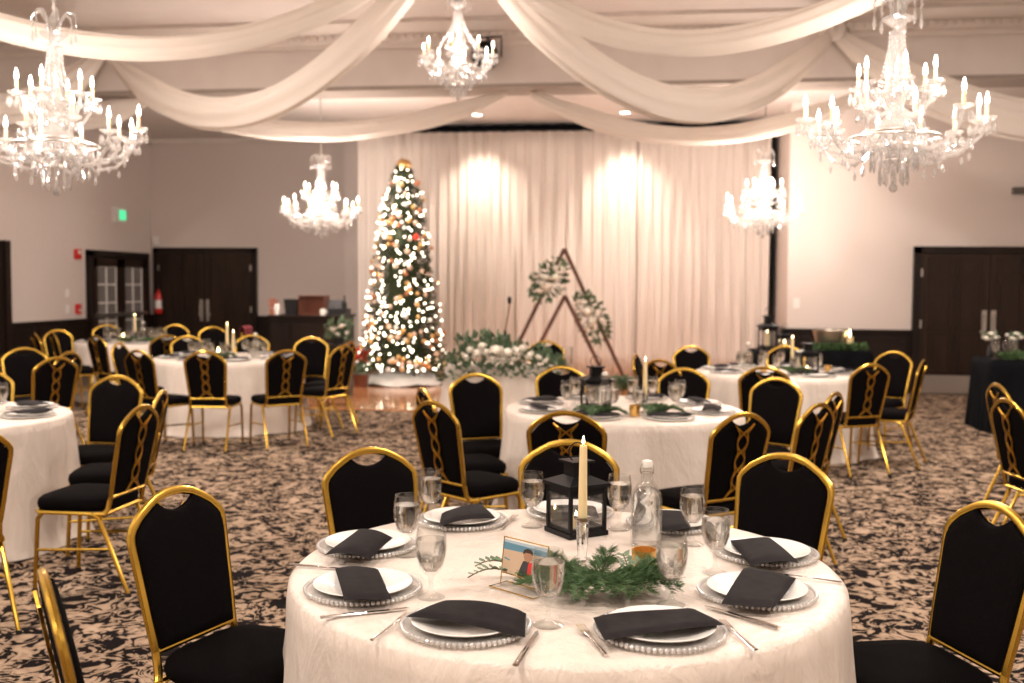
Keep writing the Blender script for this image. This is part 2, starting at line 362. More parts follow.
wains('baseboard_right', (XA - .03, YR), (XR, YR), (0, -1), [(xd - XA + .03, xd + 2.15 - XA + .03)])
# doors
def panel_door(name, x0, x1, y, top, rail=.0, steel=None):
    wd = x1 - x0; root = struct(name, MB().box(((x0 + x1) / 2, y - .02, top / 2), (wd, .04, top)), M_['darkwood'])
    fr = MB()
    for xx in (x0 + .05, x1 - .05): fr.box((xx, y - .04, top / 2), (.1, .1, top))
    fr.box(((x0 + x1) / 2, y - .04, top - .05), (wd, .1, .1)); fr.build('door_frame', M_['darkwood'], root)
    lw = (wd - .2) / 2 - .004
    for s in (0, 1):
        lx = x0 + .1 + s * (lw + .008) + lw / 2; lh = top - .11
        lf = MB().box((lx, y - .055, lh / 2), (lw, .045, lh)).build('door_leaf', M_['doorwood'], root)
        for (pz, ph) in ((lh * .905, lh * .115), (lh * .64, lh * .34), (lh * .30, lh * .27)):
            for q in (-1, 1):
                pw = lw * .34; cx = lx + q * lw * .215; m = MB()
                for zz in (-1, 1): m.box((cx, y - .083, pz + zz * ph / 2), (pw + .03, .016, .03))
                for xx in (-1, 1): m.box((cx + xx * pw / 2, y - .083, pz), (.03, .016, ph))
                m.prism([(-pw / 2 + .045, -ph / 2 + .045), (pw / 2 - .045, -ph / 2 + .045), (pw / 2 - .045, ph / 2 - .045), (-pw / 2 + .045, ph / 2 - .045)], lambda u, v, w_: Vector((cx + u, y - .082 + w_, pz + v)), .014)
                m.build('door_panel', M_['doorwood'], lf)
        hx = lx + (lw / 2 - .07) * (1 if s == 0 else -1)
        pl = MB().box((hx, y - .082, 1.05), (.09, .01, .42)); pl.tube([(hx, y - .09, .92), (hx, y - .13, .94), (hx, y - .13, 1.16), (hx, y - .09, 1.18)], .012, 8)
        pl.build('door_pull_plate', M_['steel'], lf)
        ex = lx - (lw / 2 - .01) * (1 if s == 0 else -1)
        for zz in (.3, lh / 2, lh - .28): MB().box((ex, y - .085, zz), (.03, .012, .12)).build('hinge', M_['steel'], lf)
        if steel: MB().box((lx, y - .081, .15), (lw - .02, .008, .27)).build('kick_plate', M_['steel'], lf)
    return root
panel_door('door_1', xr0, xr1, YB, 2.26)
panel_door('door_2', xd, xd + 2.15, YR, 2.2, steel=True)
# glazed double door on the left wall
dr = struct('door_3', MB().box((XL + .015, (yL0 + yL1) / 2, 1.06), (.03, yL1 - yL0, 2.12)), M_['darkwood'])
fr = MB()
for yy in (yL0 + .05, yL1 - .05): fr.box((XL + .05, yy, 1.06), (.1, .1, 2.12))
fr.box((XL + .05, (yL0 + yL1) / 2, 2.09), (.1, yL1 - yL0, .1)); fr.build('door_frame', M_['darkwood'], dr)
lw = (yL1 - yL0 - .2) / 2
M_['pane'] = mat('grey light-painted door pane', (.20, .19, .18), .25)  # opaque grey, light of the room beyond is put into the colour
for s in (0, 1):
    cy = yL0 + .1 + lw * (s + .5); fm = MB()
    for yy in (-1, 1): fm.box((XL + .065, cy + yy * (lw / 2 - .07), 1.0), (.05, .13, 2.0))
    for zz, hh in ((.12, .24), (1.94, .16)): fm.box((XL + .065, cy, zz), (.05, lw, hh))
    lf = fm.build('door_leaf', M_['doorwood'], dr)
    MB().box((XL + .045, cy, 1.05), (.012, lw - .26, 1.66)).build('pane', M_['pane'], lf)
    mm = MB(); mw = lw - .27
    for k in range(3): mm.box((XL + .06, cy + (k - 1) * mw / 2.0, 1.05), (.02, .028, 1.66))
    for k in range(6): mm.box((XL + .06, cy, .24 + k * .325), (.02, mw, .028))
    mm.build('muntins', M_['whitep'], lf)
    MB().box((XL + .12, cy, 1.0), (.03, lw - .1, .05)).box((XL + .1, cy - lw * .42, 1.0), (.05, .04, .06)).box((XL + .1, cy + lw * .42, 1.0), (.05, .04, .06)).build('push_bar', M_['steel'], lf)
struct('door_4', MB().box((XL + .03, yE - 1.05, 1.1), (.06, 2.1, 2.2)).box((XL + .06, yE - .06, 1.1), (.12, .12, 2.2)), M_['darkwood'])

# ------------------------------------------------------------------ wall fixtures
def fixture(name, o_loc, parts, label, cat, rz=0):
    r = empty(name, o_loc, rz, label=label, cat=cat)
    for nm, mb, m in parts: mb.build(nm, m, r)
    return r
p = wallX(117, 215, XL)
fixture('exit_sign', p, [('housing', MB().box((.04, 0, 0), (.08, .36, .26)), M_['whitep']), ('lit_panel', MB().box((.083, .05, 0), (.01, .24, .18)), M_['exit'])], 'small green lit exit sign high on the left wall', 'exit sign')
p = wallX(76, 254, XL)
fixture('fire_alarm', p, [('body', MB().box((.03, 0, 0), (.06, .14, .17)), M_['red']), ('strobe', MB().box((.065, .0, .03), (.02, .07, .05)), M_['whitep'])], 'red fire alarm strobe on the left wall above the switches', 'fire alarm')
p = wallX(77, 309, XL)
fixture('pull_station', p, [('body', MB().box((.025, 0, 0), (.05, .12, .17)), M_['red']), ('pull_bar', MB().box((.055, 0, -.02), (.015, .08, .025)), M_['whitep'])], 'red fire alarm pull station low beside the glazed door', 'alarm pull station')
for py, lb in ((293, 'white light switch plate on left wall, the upper one'), (309, 'white light switch plate on left wall, the lower one')):
    p = wallX(67, py, XL); fixture('light_switch', p, [('plate', MB().box((.008, 0, 0), (.012, .1, .14)), M_['whitep']), ('toggle', MB().box((.018, 0, 0), (.02, .02, .04)), M_['whitep'])], lb, 'light switch')
p = wallY(785.5, 303, YR); p.x = XA + .14
fixture('light_switch', p, [('plate', MB().box((0, -.008, 0), (.09, .012, .15)), M_['whitep']), ('toggle', MB().box((0, -.018, 0), (.02, .02, .04)), M_['whitep'])], 'white switch plate on the right rear wall beside the curtain', 'light switch')
p = wallY(156.5, 241, YB); p.y = YB
fixture('motion_sensor', p, [('housing', MB().box((0, -.04, 0), (.1, .08, .16)), M_['whitep']), ('lens', MB().ball((0, -.08, -.02), .04, 12, 8), M_['whitep'])], 'small white motion sensor in the corner above the dark doors', 'sensor')
p = wallX(1019, 191, XR) if False else wallY(1021, 191, YR)
fixture('emergency_light', p, [('housing', MB().box((0, -.05, 0), (.26, .1, .1)), M_['grey']), ('lamp_head', MB().ball((.16, -.07, .02), .05, 12, 8), M_['grey'])], 'small taupe emergency light on the right wall above the dark doors', 'emergency light')
p = wallY(151.5, 302, YB); p.x = max(xr0 - .14, XL + .22); p.y = YB - .16; p.z = .98
ext = empty('fire_extinguisher', p, label='red fire extinguisher on the wall left of the dark double doors', cat='fire extinguisher')
MB().lathe([(.0, 0), (.06, 0), (.075, .03), (.075, .34), (.05, .41), (.025, .44), (.025, .47), (0, .47)], 16).build('cylinder', M_['red'], ext)
MB().tube([(0, 0, .47), (0, 0, .52), (.03, -.06, .55)], .014, 6).tube([(0, 0, .5), (.05, -.02, .46), (.1, -.03, .3), (.09, -.03, .12)], .012, 6).build('hose', M_['screenblack'], ext)
MB().lathe([(.077, .1), (.077, .26)], 16).build('instruction_band', M_['whitep'], ext)
# round black loudspeaker bracketed to the beam
p = wallY(490, 62, YBM); p.y = YBM - .28
sp = empty('stage_light', p, label='round black stage light bracketed on the ceiling beam', cat='stage light')
MB().lathe([(0, -.10), (.13, -.09), (.17, .0), (.175, .12), (.15, .13), (.14, .05), (0, .04)], 24).build('lamp_head', M_['screenblack'], sp)
MB().tube([(-.19, 0, 0), (-.19, 0, .26), (.19, 0, .26), (.19, 0, 0)], .014, 6).tube([(0, 0, .26), (0, .26, .26)], .02, 6).build('yoke', M_['screenblack'], sp)
sp.children[0].rotation_euler = (radians(70), 0, radians(-20))
# recessed lamps, then rings for the added fill lamps
for i, (px, py) in enumerate(SPOTS):
    q = on(px, py, HR); q.y = 16.75; q.x = wallY(px, py, 16.75).x
    r = empty('recessed_light', (q.x, q.y, HR), label=['recessed ceiling light over the curtain, just below the middle chandelier', 'recessed ceiling light over the curtain, above the wooden triangle arch'][i], cat='ceiling light')
    MB().lathe([(.075, 0), (.10, -.008), (.11, 0)], 24).build('trim_ring', M_['whitep'], r)
    MB().lathe([(0, -.002), (.075, -.002)], 24).build('lens', M_['spotglow'], r)
    lamp('recessed_lamp', 'SPOT', (q.x, q.y, HR - .03), E_SPOT * (1 if i < 2 else .55), (1, .84, .70), .06, rot=(radians(14), 0, 0), spot=radians(84), blend=1.0)
for i, (x, y) in enumerate(FILL):
    r = empty('fill_lamp_ring', (x, y, HC), label='round added fill lamp in the main ceiling, out of view', cat='ceiling light', group='added fill lamps in the main ceiling')
    MB().lathe([(.26, 0), (.29, -.02), (.30, 0)], 28).build('trim_ring', M_['whitep'], r)

# ------------------------------------------------------------------ backdrop
bx0, bx1 = -5.0, 1.93
bd = [(bx0, bx0 + .62, .012, 'smooth flat ivory backdrop panel at the left end behind the tree')]
xs = [bx0 + .60 + (bx1 - bx0 - .60) * k / 6 for k in range(7)]
nm = ['pleated ivory backdrop curtain just right of the tree', 'pleated ivory backdrop curtain behind the microphone stand', 'pleated ivory backdrop curtain behind the triangle arch', 'pleated ivory backdrop curtain right of the triangle arch', 'pleated ivory backdrop curtain, second from right end', 'pleated ivory backdrop curtain at the right end beside the wall']
for k in range(6): bd.append((xs[k], xs[k + 1] + .03, .034, nm[k]))
for k, (x0, x1, amp, lb) in enumerate(bd):
    rnd = random.Random(k); ph = [rnd.uniform(0, 6.28) for _ in range(4)]; fq = [rnd.uniform(5, 7) * 6.28, rnd.uniform(8, 12) * 6.28 * 1.3, rnd.uniform(2, 3) * 6.28]
    def fn(u, v, back=0):
        g = .35 + .65 * (1 - v) ** .6; wob = .02 * sin(v * 5 + ph[3])
        y = amp * (sin(fq[0] * (u + wob) * (x1 - x0) / 1.1 + ph[0]) * .8 + .45 * sin(fq[1] * (u - wob) * (x1 - x0) / 1.1 + ph[1]) * g + .5 * sin(fq[2] * u + ph[2]))
        return Vector((x0 + (x1 - x0) * u, 17.42 + y + (.004 if back else 0) - (k % 2) * .01, .03 + (4.17 - .03) * v))
    m = MB(); m.grid(lambda u, v: fn(u, v), 110, 10)
    o = m.build('backdrop_curtain', M_['curtain']); tag(o, lb, 'curtain')
    so = o.modifiers.new('thick', 'SOLIDIFY'); so.thickness = .004
pf = empty('backdrop_frame', (0, 17.6, 0), label='black pipe frame holding up the ivory backdrop curtains', cat='curtain frame')
MB().tube([(bx0, 0, 4.2), (bx1 + .06, 0, 4.2)], .03, 8).build('crossbar', M_['blackmetal'], pf)
for x in (bx0 + .02, bx1 + .07):
    MB().tube([(x, -.1 if x > 0 else 0, .03), (x, -.1 if x > 0 else 0, 4.22)], .035, 8).build('upright', M_['blackmetal'], pf)
    MB().box((x, 0, .026), (.3, .4, .012)).build('foot_plate', M_['blackmetal'], pf)
shading = MB().grid(lambda u, v: Vector((bx0 + .1 + (bx1 - bx0) * u, 17.66 + .03 * sin(u * 150), .03 + 4.29 * v)), 160, 2)  # added black sheet, stands for the shaded gap round the curtains
tag(shading.build('shade_gap_sheet', M_['blackcloth']), 'black masking sheet added for the dark gap above and beside the ivory curtains', 'curtain')

# ------------------------------------------------------------------ ceiling swags
def swag(p0, p1, sag, wm, we, label, seed=0, lean=0, n=44, ends=(1, 1)):
    rnd = random.Random(seed); p0, p1 = Vector(p0), Vector(p1); K = 30; P = []
    side = (p1 - p0).cross(up).normalized()
    ph = [rnd.uniform(0, 6.28) for _ in range(5)]
    for i in range(n + 1):
        t = i / n; c = p0.lerp(p1, t) - up * sag * 4 * t * (1 - t)
        tn = ((p1 - p0) - up * sag * 4 * (1 - 2 * t)).normalized(); nn = side.cross(tn).normalized()
        if nn.z < 0: nn = -nn
        g = min(1, sin(pi * min(max(t, 0), 1)) * 1.9 + .02) ** .8
        wd = (we + (wm - we) * g) / 2
        for k in range(K):
            A = 2 * pi * k / K
            rip = 1 + .15 * sin(7 * A + ph[0] + 2.0 * sin(t * 3 + ph[1])) + .10 * sin(11 * A + ph[2] + 3 * t) + .05 * sin(4 * A + 7 * t + ph[3])
            P.append(c + nn * cos(A) * wd * rip + side * sin(A) * wd * .42 * rip)
    f = [(i * K + k, i * K + (k + 1) % K, (i + 1) * K + (k + 1) % K, (i + 1) * K + k) for i in range(n) for k in range(K)]
    f += [tuple(reversed(range(K))), tuple(n * K + k for k in range(K))]
    return tag(MB().add(P, f).build('fabric_swag', M_['drape'], ang=80), label, 'fabric swag')
C = at(457, 10.0, 5.03); HL = at(115, 14.75, 4.80); HRt = at(832, 13.3, 4.80)
HL.y = HRt.y = YBM - .1
Mh = wallY(515, 97, YBM + .3); Mh.z = HS - .03
L2 = wallY(150, 97, YBM + .3); L2.z = HS - .03; R2 = wallY(880, 90, YBM + .3); R2.z = HS - .03
swag(C, (-6.75, 5.05, 5.03), 1.63, .18, .08, 'white fabric swag across the top left in front of the chandelier', 1)
swag(C, (3.3, 5.1, 5.03), 1.69, .17, .08, 'white fabric swag across the top right toward the big chandelier', 2)
swag(C, HL, 1.30, .35, .10, 'wide white fabric swag dipping between top centre and left beam knot', 3)
swag(C, HRt, 1.30, .36, .10, 'wide white fabric swag dipping between top centre and right beam knot', 4)
swag(Mh + Vector((-.12, 0, 0)), L2, .50, .25, .07, 'low far white fabric swag above the tree', 5)
swag(Mh + Vector((.2, 0, 0)), R2, .62, .22, .07, 'low far white fabric swag above the triangle arch', 6)
swag(HRt, (XR - .1, 12.0, 4.9), 1.35, .42, .10, 'white fabric swag leaving the right beam knot toward the right wall', 7)
swag(HL, (XL + .1, 11.6, 4.7), .9, .34, .10, 'white fabric swag leaving the left beam knot toward the left wall', 8)
swag(L2, (XL + .1, 13.2, 4.0), .25, .30, .08, 'narrow far white fabric swag at the upper left behind the chandelier', 9)
for q, lb in ((HL, 'gathered white fabric knot on the left of the beam'), (HRt, 'gathered white fabric knot on the right of the beam')):
    m = MB(); 
    m.grid(lambda u, v: q + Vector((cos(2 * pi * u) * sin(pi * v) * .17 * (1 + .15 * sin(10 * pi * u)), -.02 + sin(2 * pi * u) * sin(pi * v) * .12 * (1 + .15 * sin(12 * pi * u)), -.14 * cos(pi * v) + .02)), 30, 12, True)
    tag(m.build('fabric_knot', M_['drape'], ang=80), lb, 'fabric knot')

# ------------------------------------------------------------------ chandeliers
def drop_mesh(name, ln, r):
    m = MB(); m.lathe([(0, 0), (r * .5, -.006), (.0015, -.014)], 6).lathe([(0, -.014), (r, -.014 - ln * .62), (r * .8, -.014 - ln * .85), (0, -.014 - ln)], 6)
    me = m.build(name, M_['crystal'], ang=5); return me
def chandelier(loc, label, chain_top, s=1.0, small=False, rot=0.0):
    ch = empty('crystal_chandelier', loc, rot, label=label, cat='chandelier'); ch.scale = (s * .91, s * .91, s)
    X = M_['crystal']; top = 1.22 if not small else 1.02
    # body: centre column, bowl, hub
    MB().lathe([(0, .20), (.03, .22), (.05, .27), (.09, .33), (.12, .40), (.07, .45), (.045, .50), (.06, .55), (.10, .585), (.05, .63), (.03, .70), (.05, .78), (.03, .86), (.045, .93), (.02, .97), (.03, .99), (.09, 1.03), (.10, 1.045), (.04, 1.05), (0, 1.06)], 16).build('column', X, ch, ang=10)
    cz = (chain_top - loc[2]) / s
    mc = MB(); z = 1.04
    mc.tube([(0, 0, 1.04), (0, 0, cz)], .006, 6)
    while z < cz - .03: 
        mc.tube([(.013 * cos(a), .004 if int(z * 100) % 2 else 0, z + .018 + .02 * sin(a)) for a in [k * pi / 3 for k in range(6)]], .004, 5, closed=True); z += .05
    mc.build('chain', M_['steel'], ch); MB().lathe([(0, cz - .05), (.03, cz - .045), (.07, cz - .01), (.07, cz), (0, cz)], 16).build('ceiling_canopy', M_['steel'], ch)
    # crown scrolls with drops
    for k in range(6):
        a = k * pi / 3
        MB().tube([(cos(a) * r, sin(a) * r, z_) for r, z_ in ((.03, 1.02), (.05, 1.12), (.09, 1.18), (.14, 1.17), (.155, 1.12), (.14, 1.10))], [.010, .010, .009, .008, .007, .006], 6).build('crown_scroll', X, ch)
    drops = []
    for k in range(6): a = k * pi / 3; drops.append((.15 * cos(a), .15 * sin(a), 1.10, 1.5))
    # bead strands draping from the crown to the upper ring
    rr = .15 if not small else .22; zb = .55 if not small else .60
    for k in range(10):
        a = k * pi / 5; m = MB()
        for i in range(17):
            t = i / 16; r = .045 + (rr - .045) * t ** 1.8; z_ = .96 - (.96 - zb) * t
            m.ball((r * cos(a), r * sin(a), z_), .0105, 6, 4)
        m.build('bead_strand', X, ch, ang=180)
    tiers = [(12, .58, .43, .38), (6, .25, .63, .50)] if not small else [(8, .42, .47, .42)]
    for ti, (n, R, zb_, z0) in enumerate(tiers):
        for k in range(n):
            a = 2 * pi * (k + .5 * ti) / n; c, s_ = cos(a), sin(a)
            RR = R if (small or ti or k % 2 == 0) else R * .9; zz = zb_ if (small or ti or k % 2 == 0) else zb_ - .05
            pts = [(.06, z0), (RR * .25, z0 - .10), (RR * .5, zz - .20), (RR * .78, zz - .17), (RR * .95, zz - .09), (RR, zz)] if not ti else [(.05, z0), (.11, z0 - .04), (.18, z0 - .02), (.23, z0 + .05), (R, zb_)]
            am = MB().tube([(r * c, r * s_, z_) for r, z_ in pts], .0125, 6).build('arm', X, ch)
            MB().lathe([(.012, zz - .01), (.035, zz - .004), (.062, zz + .012), (.064, zz + .02), (.03, zz + .012), (.014, zz + .012)], 12, (RR * c, RR * s_, 0)).build('bobeche', X, am, ang=10)
            MB().lathe([(0, zz + .01), (.011, zz + .01), (.011, zz + .095), (0, zz + .095)], 8, (RR * c, RR * s_, 0)).build('candle_sleeve', M_['candle'], am)
            MB().lathe([(0, zz + .095), (.010, zz + .10), (.0145, zz + .116), (.011, zz + .138), (.004, zz + .165), (0, zz + .17)], 10, (RR * c, RR * s_, 0)).build('flame_bulb', M_['bulb'], am)
            for j in range(8):
                b = j * pi / 4 + a; drops.append((RR * c + .056 * cos(b), RR * s_ + .056 * sin(b), zz + .004, 1.0))
            if not ti: drops.append((RR * .5 * c, RR * .5 * s_, zz - .20, 1.2)); drops.append((RR * .82 * c, RR * .82 * s_, zz - .17, .9))
        # chain of beads between arms
        if not ti:
            m = MB()
            for k in range(n):
                a0, a1 = 2 * pi * k / n, 2 * pi * (k + 1) / n
                for i in range(9):
                    t = i / 8; a = a0 + (a1 - a0) * t; r = R * .82; m.ball((r * cos(a), r * sin(a), zb_ - .12 - .06 * sin(pi * t)), .009, 6, 4)
            m.build('bead_garland', X, ch, ang=180)
    for R, z_, n, sc in ((.29, .33, 22, 1.3), (.20, .36, 20, 1.9), (.15, .28, 16, 1.9), (.09, .19, 10, 1.8)):
        MB().tube([(R * cos(2 * pi * k / 24), R * sin(2 * pi * k / 24), z_) for k in range(24)], .008, 6, closed=True).build('prism_ring', M_['steel'], ch)
        for k in range(n): a = 2 * pi * k / n; drops.append((R * cos(a), R * sin(a), z_, sc))
    MB().ball((0, 0, .03), .03, 8, 6).tube([(0, 0, .05), (0, 0, .22)], .004, 5).build('finial', X, ch, ang=10)
    drops.sort(key=lambda d: -d[3]); rest = MB()
    base = None
    for i, (x, y, z_, sc) in enumerate(drops):
        if i < 98:
            if base is None: base = drop_mesh('crystal_drop', .07, .011); o = base
            else: o = base.copy(); COL.objects.link(o)
            o.parent = ch; o.location = (x, y, z_); o.scale = (1.15, 1.15, sc)
        else: rest.lathe([(0, z_ - .014), (.0125, z_ - .05 * sc), (.010, z_ - .065 * sc), (0, z_ - .085 * sc)], 6, (x, y, 0))
    if rest.v: tag(rest.build('crystal_drop_fringe', X, ch, ang=5), kind='stuff')
    nl = 6 if not small else 3
    for k in range(nl):
        a = 2 * pi * (k + .25) / nl; R = .50 if not small else .3
        p = Vector(loc) + Vector((R * s * cos(a + rot), R * s * sin(a + rot), .60 * s))
        lamp('chandelier_lamp', 'POINT', p, E_CH * (.8 if small else (1.5 if loc[1] > 12 else .7)), (1, .84, .74), .05)
    return ch
def chl(px, z, h): return at(px, z, h)
chandelier(chl(893, 6.3, 2.17), 'large crystal chandelier with candle bulbs at the upper right', HC)
chandelier(chl(57, 6.75, 2.15), 'large crystal chandelier with candle bulbs at the upper left', HC, rot=.2)
chandelier(chl(321, 14.7, 2.22), 'distant crystal chandelier left of the Christmas tree', HR, rot=.1)
chandelier(chl(763, 14.0, 2.24), 'distant crystal chandelier before the right end of the curtains', HR, rot=.35)
chandelier(chl(458, 10.0, 3.35), 'small crystal chandelier at the top centre of the room', HC, s=.88, small=True)

# ------------------------------------------------------------------ tables
TH = .765
def lumpy(a, k, ph): return sin(k * a + ph)
def cloth_round(R, h, seed, amp=.055, flare=.075):
    rnd = random.Random(seed); ph = [rnd.uniform(0, 6.28) for _ in range(6)]; ks = [rnd.choice((9, 10, 11)), rnd.choice((15, 17)), 5, 26]
    nu = 240; rows = [(r, None) for r in (0, .3, .6, .85, .95)]
    P = []; prof = [(R * .02, 0), (R * .3, 0), (R * .6, 0), (R * .85, 0), (R * .965, 0), (R * .99, .004), (R + .004, .016)]
    for r, dz in prof:
        for k in range(nu):
            a = 2 * pi * k / nu; P.append((r * cos(a), r * sin(a), h - dz))
    nz = 16
    for j in range(1, nz + 1):
        t = j / nz; g = t ** 1.15
        for k in range(nu):
            a = 2 * pi * k / nu
            f = .55 * lumpy(a, ks[0], ph[0] + .5 * sin(2 * t)) + .3 * lumpy(a, ks[1], ph[1] + t) + .25 * lumpy(a, ks[2], ph[2]) + .12 * lumpy(a, ks[3], ph[3] + 2 * t)
            r = R + .008 + flare * g + amp * g * f + .02 * max(0, t - .9) * 10 * (1 + .6 * sin(7 * a + ph[4]))
            P.append((r * cos(a), r * sin(a), h - .016 - (h - .022) * t))
    n = len(prof) + nz
    f = [(i * nu + k, (i + 1) * nu + k, (i + 1) * nu + (k + 1) % nu, i * nu + (k + 1) % nu) for i in range(n - 1) for k in range(nu)]
    f.append(tuple(range(nu)))
    return MB().add(P, [tuple(reversed(q)) for q in f])
TABLES = {}
def round_table(key, px, z, R, lab, cl):
    c = at(px, z, 0); TABLES[key] = (c, R)
    t = empty('round_table', c, label=lab, cat='table', group=None)
    MB().lathe([(0, TH - .05), (R - .04, TH - .05), (R - .03, TH - .04), (R - .03, TH - .022), (0, TH - .022)], 48).build('tabletop', M_['brownbox'], t)
    for k in range(4):
        a = pi / 4 + k * pi / 2; MB().tube([(.42 * cos(a), .42 * sin(a), 0.0), (.40 * cos(a), .40 * sin(a), TH - .04)], .015, 8).build('leg', M_['steel'], t)
    o = cloth_round(R, TH, len(key) + int(px)).build('tablecloth', M_['linen'], None, loc=c, ang=60); tag(o, cl, 'tablecloth')
round_table('front', 562, 3.02, .80, 'round banquet table in the foreground, under its ivory cloth', 'ivory crinkled satin cloth on the foreground table')
round_table('middle', 622, 6.95, .80, 'round banquet table behind the foreground one, under its ivory cloth', 'ivory cloth on the middle table right behind the foreground table')
round_table('right', 777, 10.0, .80, 'round banquet table at the rear right, under its ivory cloth', 'ivory cloth on the rear right table by the curtain end')
round_table('left', 229, 11.4, .80, 'round banquet table in front of the bar, under its ivory cloth', 'ivory cloth on the table in front of the bar')
round_table('farleft', 136, 14.3, .80, 'farthest round banquet table near the dark doors, under its ivory cloth', 'ivory cloth on the farthest table near the dark double doors')
round_table('leftedge', -66, 6.3, .80, 'round banquet table cut off by the left frame edge', 'ivory cloth on the table cut off at the left edge')

# ------------------------------------------------------------------ chairs
def chair_proto():
    r = empty('banquet_chair', (0, 0, 0), label='x', cat='chair', group='gold framed black banquet chairs')
    G = M_['gold']; lean = .20
    def bp(u, v, w_): return Vector((u, -.185 - (v - .46) * lean + w_, v))
    out = [(-.168, .50), (-.178, .60), (-.187, .72), (-.195, .815), (-.194, .842), (-.183, .862), (-.150, .893), (-.108, .918), (-.075, .934), (-.035, .944), (0, .947)]
    out = out + [(-u, v) for u, v in reversed(out[:-1])]
    fr = MB(); fr.tube([bp(u, v, 0) for u, v in out], .0145, 8, caps=True, sq=.8); fr.build('back_frame', G, r)
    inner = [(u * .94, v - .012) for u, v in out if abs(u) > .08]
    half = len(inner) // 2
    left, right = inner[:half], inner[half:]
    notch = [(-.070, .925), (-.058, .905), (-.030, .893), (0, .888), (.030, .893), (.058, .905), (.070, .925)]
    pts = [(-.158, .505)] + left[1:] + [(-.080, .922)] + notch[1:-1] + [(.080, .922)] + right[:-1] + [(.158, .505)]
    # padded panel: outline ring + inset ring, domed front and back
    m = MB(); cx, cy = 0, .70; n = len(pts)
    rings = [(1, .002), (1, .012), (.965, .020), (.85, .025), (.5, .028), (.0, .028)]
    for sgn in (1, -1):
        P = []
        for s, w_ in rings:
            for u, v in pts: P.append(bp(cx + (u - cx) * s, cy + (v - cy) * s, w_ * sgn * (1 if sgn > 0 else .6)))
        m.add(P, [((i * n + k), (i + 1) * n + k, (i + 1) * n + (k + 1) % n, i * n + (k + 1) % n)[::sgn] for i in range(len(rings) - 1) for k in range(n)])
    m.build('backrest', M_['black'], r, merge=True, ang=50)
    MB().tube([bp(-.168, .500, 0), bp(.168, .500, 0)], .012, 8).build('back_rail', G, r)
    # lattice: crossing wavy strips that flare out at both ends
    m = MB()
    for s in (-1, 1):
        for ph, amp in ((0, .020), (pi, .020)):
            pass
    def strip(fn_):
        m.tube([bp(fn_(t), .512 + t * .385, -.024) for t in [i / 32 for i in range(33)]], .0052, 4, sq=.8)
    env = lambda t: .032 + .032 * (abs(2 * t - 1)) ** 4
    for s in (-1, 1):
        strip(lambda t: s * (env(t) * (.6 + .4 * abs(cos(4 * pi * t)))))
        strip(lambda t: s * env(t) * cos(4 * pi * t))
    m.build('lattice', M_['lattice'], r)
    # seat
    def seat(u, v):
        a = 2 * pi * u; k = 4.5; cx_ = abs(cos(a)) ** (2 / k) * (1 if cos(a) >= 0 else -1); sy = abs(sin(a)) ** (2 / k) * (1 if sin(a) >= 0 else -1)
        pr = [(0, .425), (.95, .425), (1.0, .435), (1.02, .455), (1.0, .478), (.93, .492), (.6, .502), (0.0, .505)]
        i = min(int(v * 7 + 1e-6), 7); rr, z = pr[i]; wx = .205 + .012 * sy
        return Vector((wx * rr * cx_, .02 + .205 * rr * sy, z))
    m = MB(); m.grid(seat, 40, 7, True); m.build('seat', M_['black'], r, ang=60)
    m = MB(); zr = .415
    m.tube([(-.19, -.17, zr), (-.195, .19, zr), (-.17, .215, zr), (.17, .215, zr), (.195, .19, zr), (.19, -.17, zr)], .011, 6, closed=True)
    m.tube([bp(-.168, .50, 0), (-.172, -.18, .44), (-.188, -.165, .415)], .013, 8).tube([bp(.168, .50, 0), (.172, -.18, .44), (.188, -.165, .415)], .013, 8)
    m.build('seat_frame', G, r)
    for s in (-1, 1):
        lg = MB().tube([(s * .192, .17, .415), (s * .196, .195, .38), (s * .200, .215, .011)], [.013, .0125, .011], 8).build('leg', G, r); MB().lathe([(0, 0), (.014, 0), (.014, .02), (.011, .02)], 8, (s * .200, .215, 0)).build('foot_cap', M_['screenblack'], lg)
        lg = MB().tube([(s * .190, -.10, .415), (s * .192, -.14, .395), (s * .200, -.30, .011)], [.013, .0125, .011], 8).build('leg', G, r); MB().lathe([(0, 0), (.014, 0), (.014, .02), (.011, .02)], 8, (s * .200, -.30, 0)).build('foot_cap', M_['screenblack'], lg)
        MB().tube([(s * .199, .205, .22), (s * .197, -.21, .24)], .008, 6).build('stretcher', G, r)
    return r
proto = chair_proto(); FIRST = [True]; PLACED = []
def chair(px, ytop, key, label, ang=None, z=None, add=0, push=True):
    # px, ytop: the top of the backrest in view; the seat turns to its table unless ang says otherwise (0 away, 90 right, 180 to viewer)
    hor = 284 + (px - 512) * ROLL
    z = z or (.947 - H) * -F / (ytop - hor)
    tp = at(px, z, .947); tp.z = 0
    if ang is None:
        c, R = TABLES[key]; d = (c - tp); d.z = 0; d.normalize()
    else:
        ang = radians(ang) + math.atan((px - 512) / F); d = fh * cos(ang) + rh * sin(ang)      # measured against the line of sight
    if add and ang is None: d = Matrix.Rotation(-radians(add), 3, 'Z') @ d
    o = tp + d * .285
    if push:
        for c, R in TABLES.values():
            for _ in range(60):
                q = o - c; q.z = 0
                if q.length >= R + .12: break
                o = o - d * .02
    rz = atan2(d.y, d.x) - pi / 2
    if FIRST[0]: FIRST[0] = False; proto.location = o; proto.rotation_euler = (0, 0, rz); proto['label'] = label; r = proto
    else: r = dup(proto, o, rz, label)
    PLACED.append((o, label)); return r
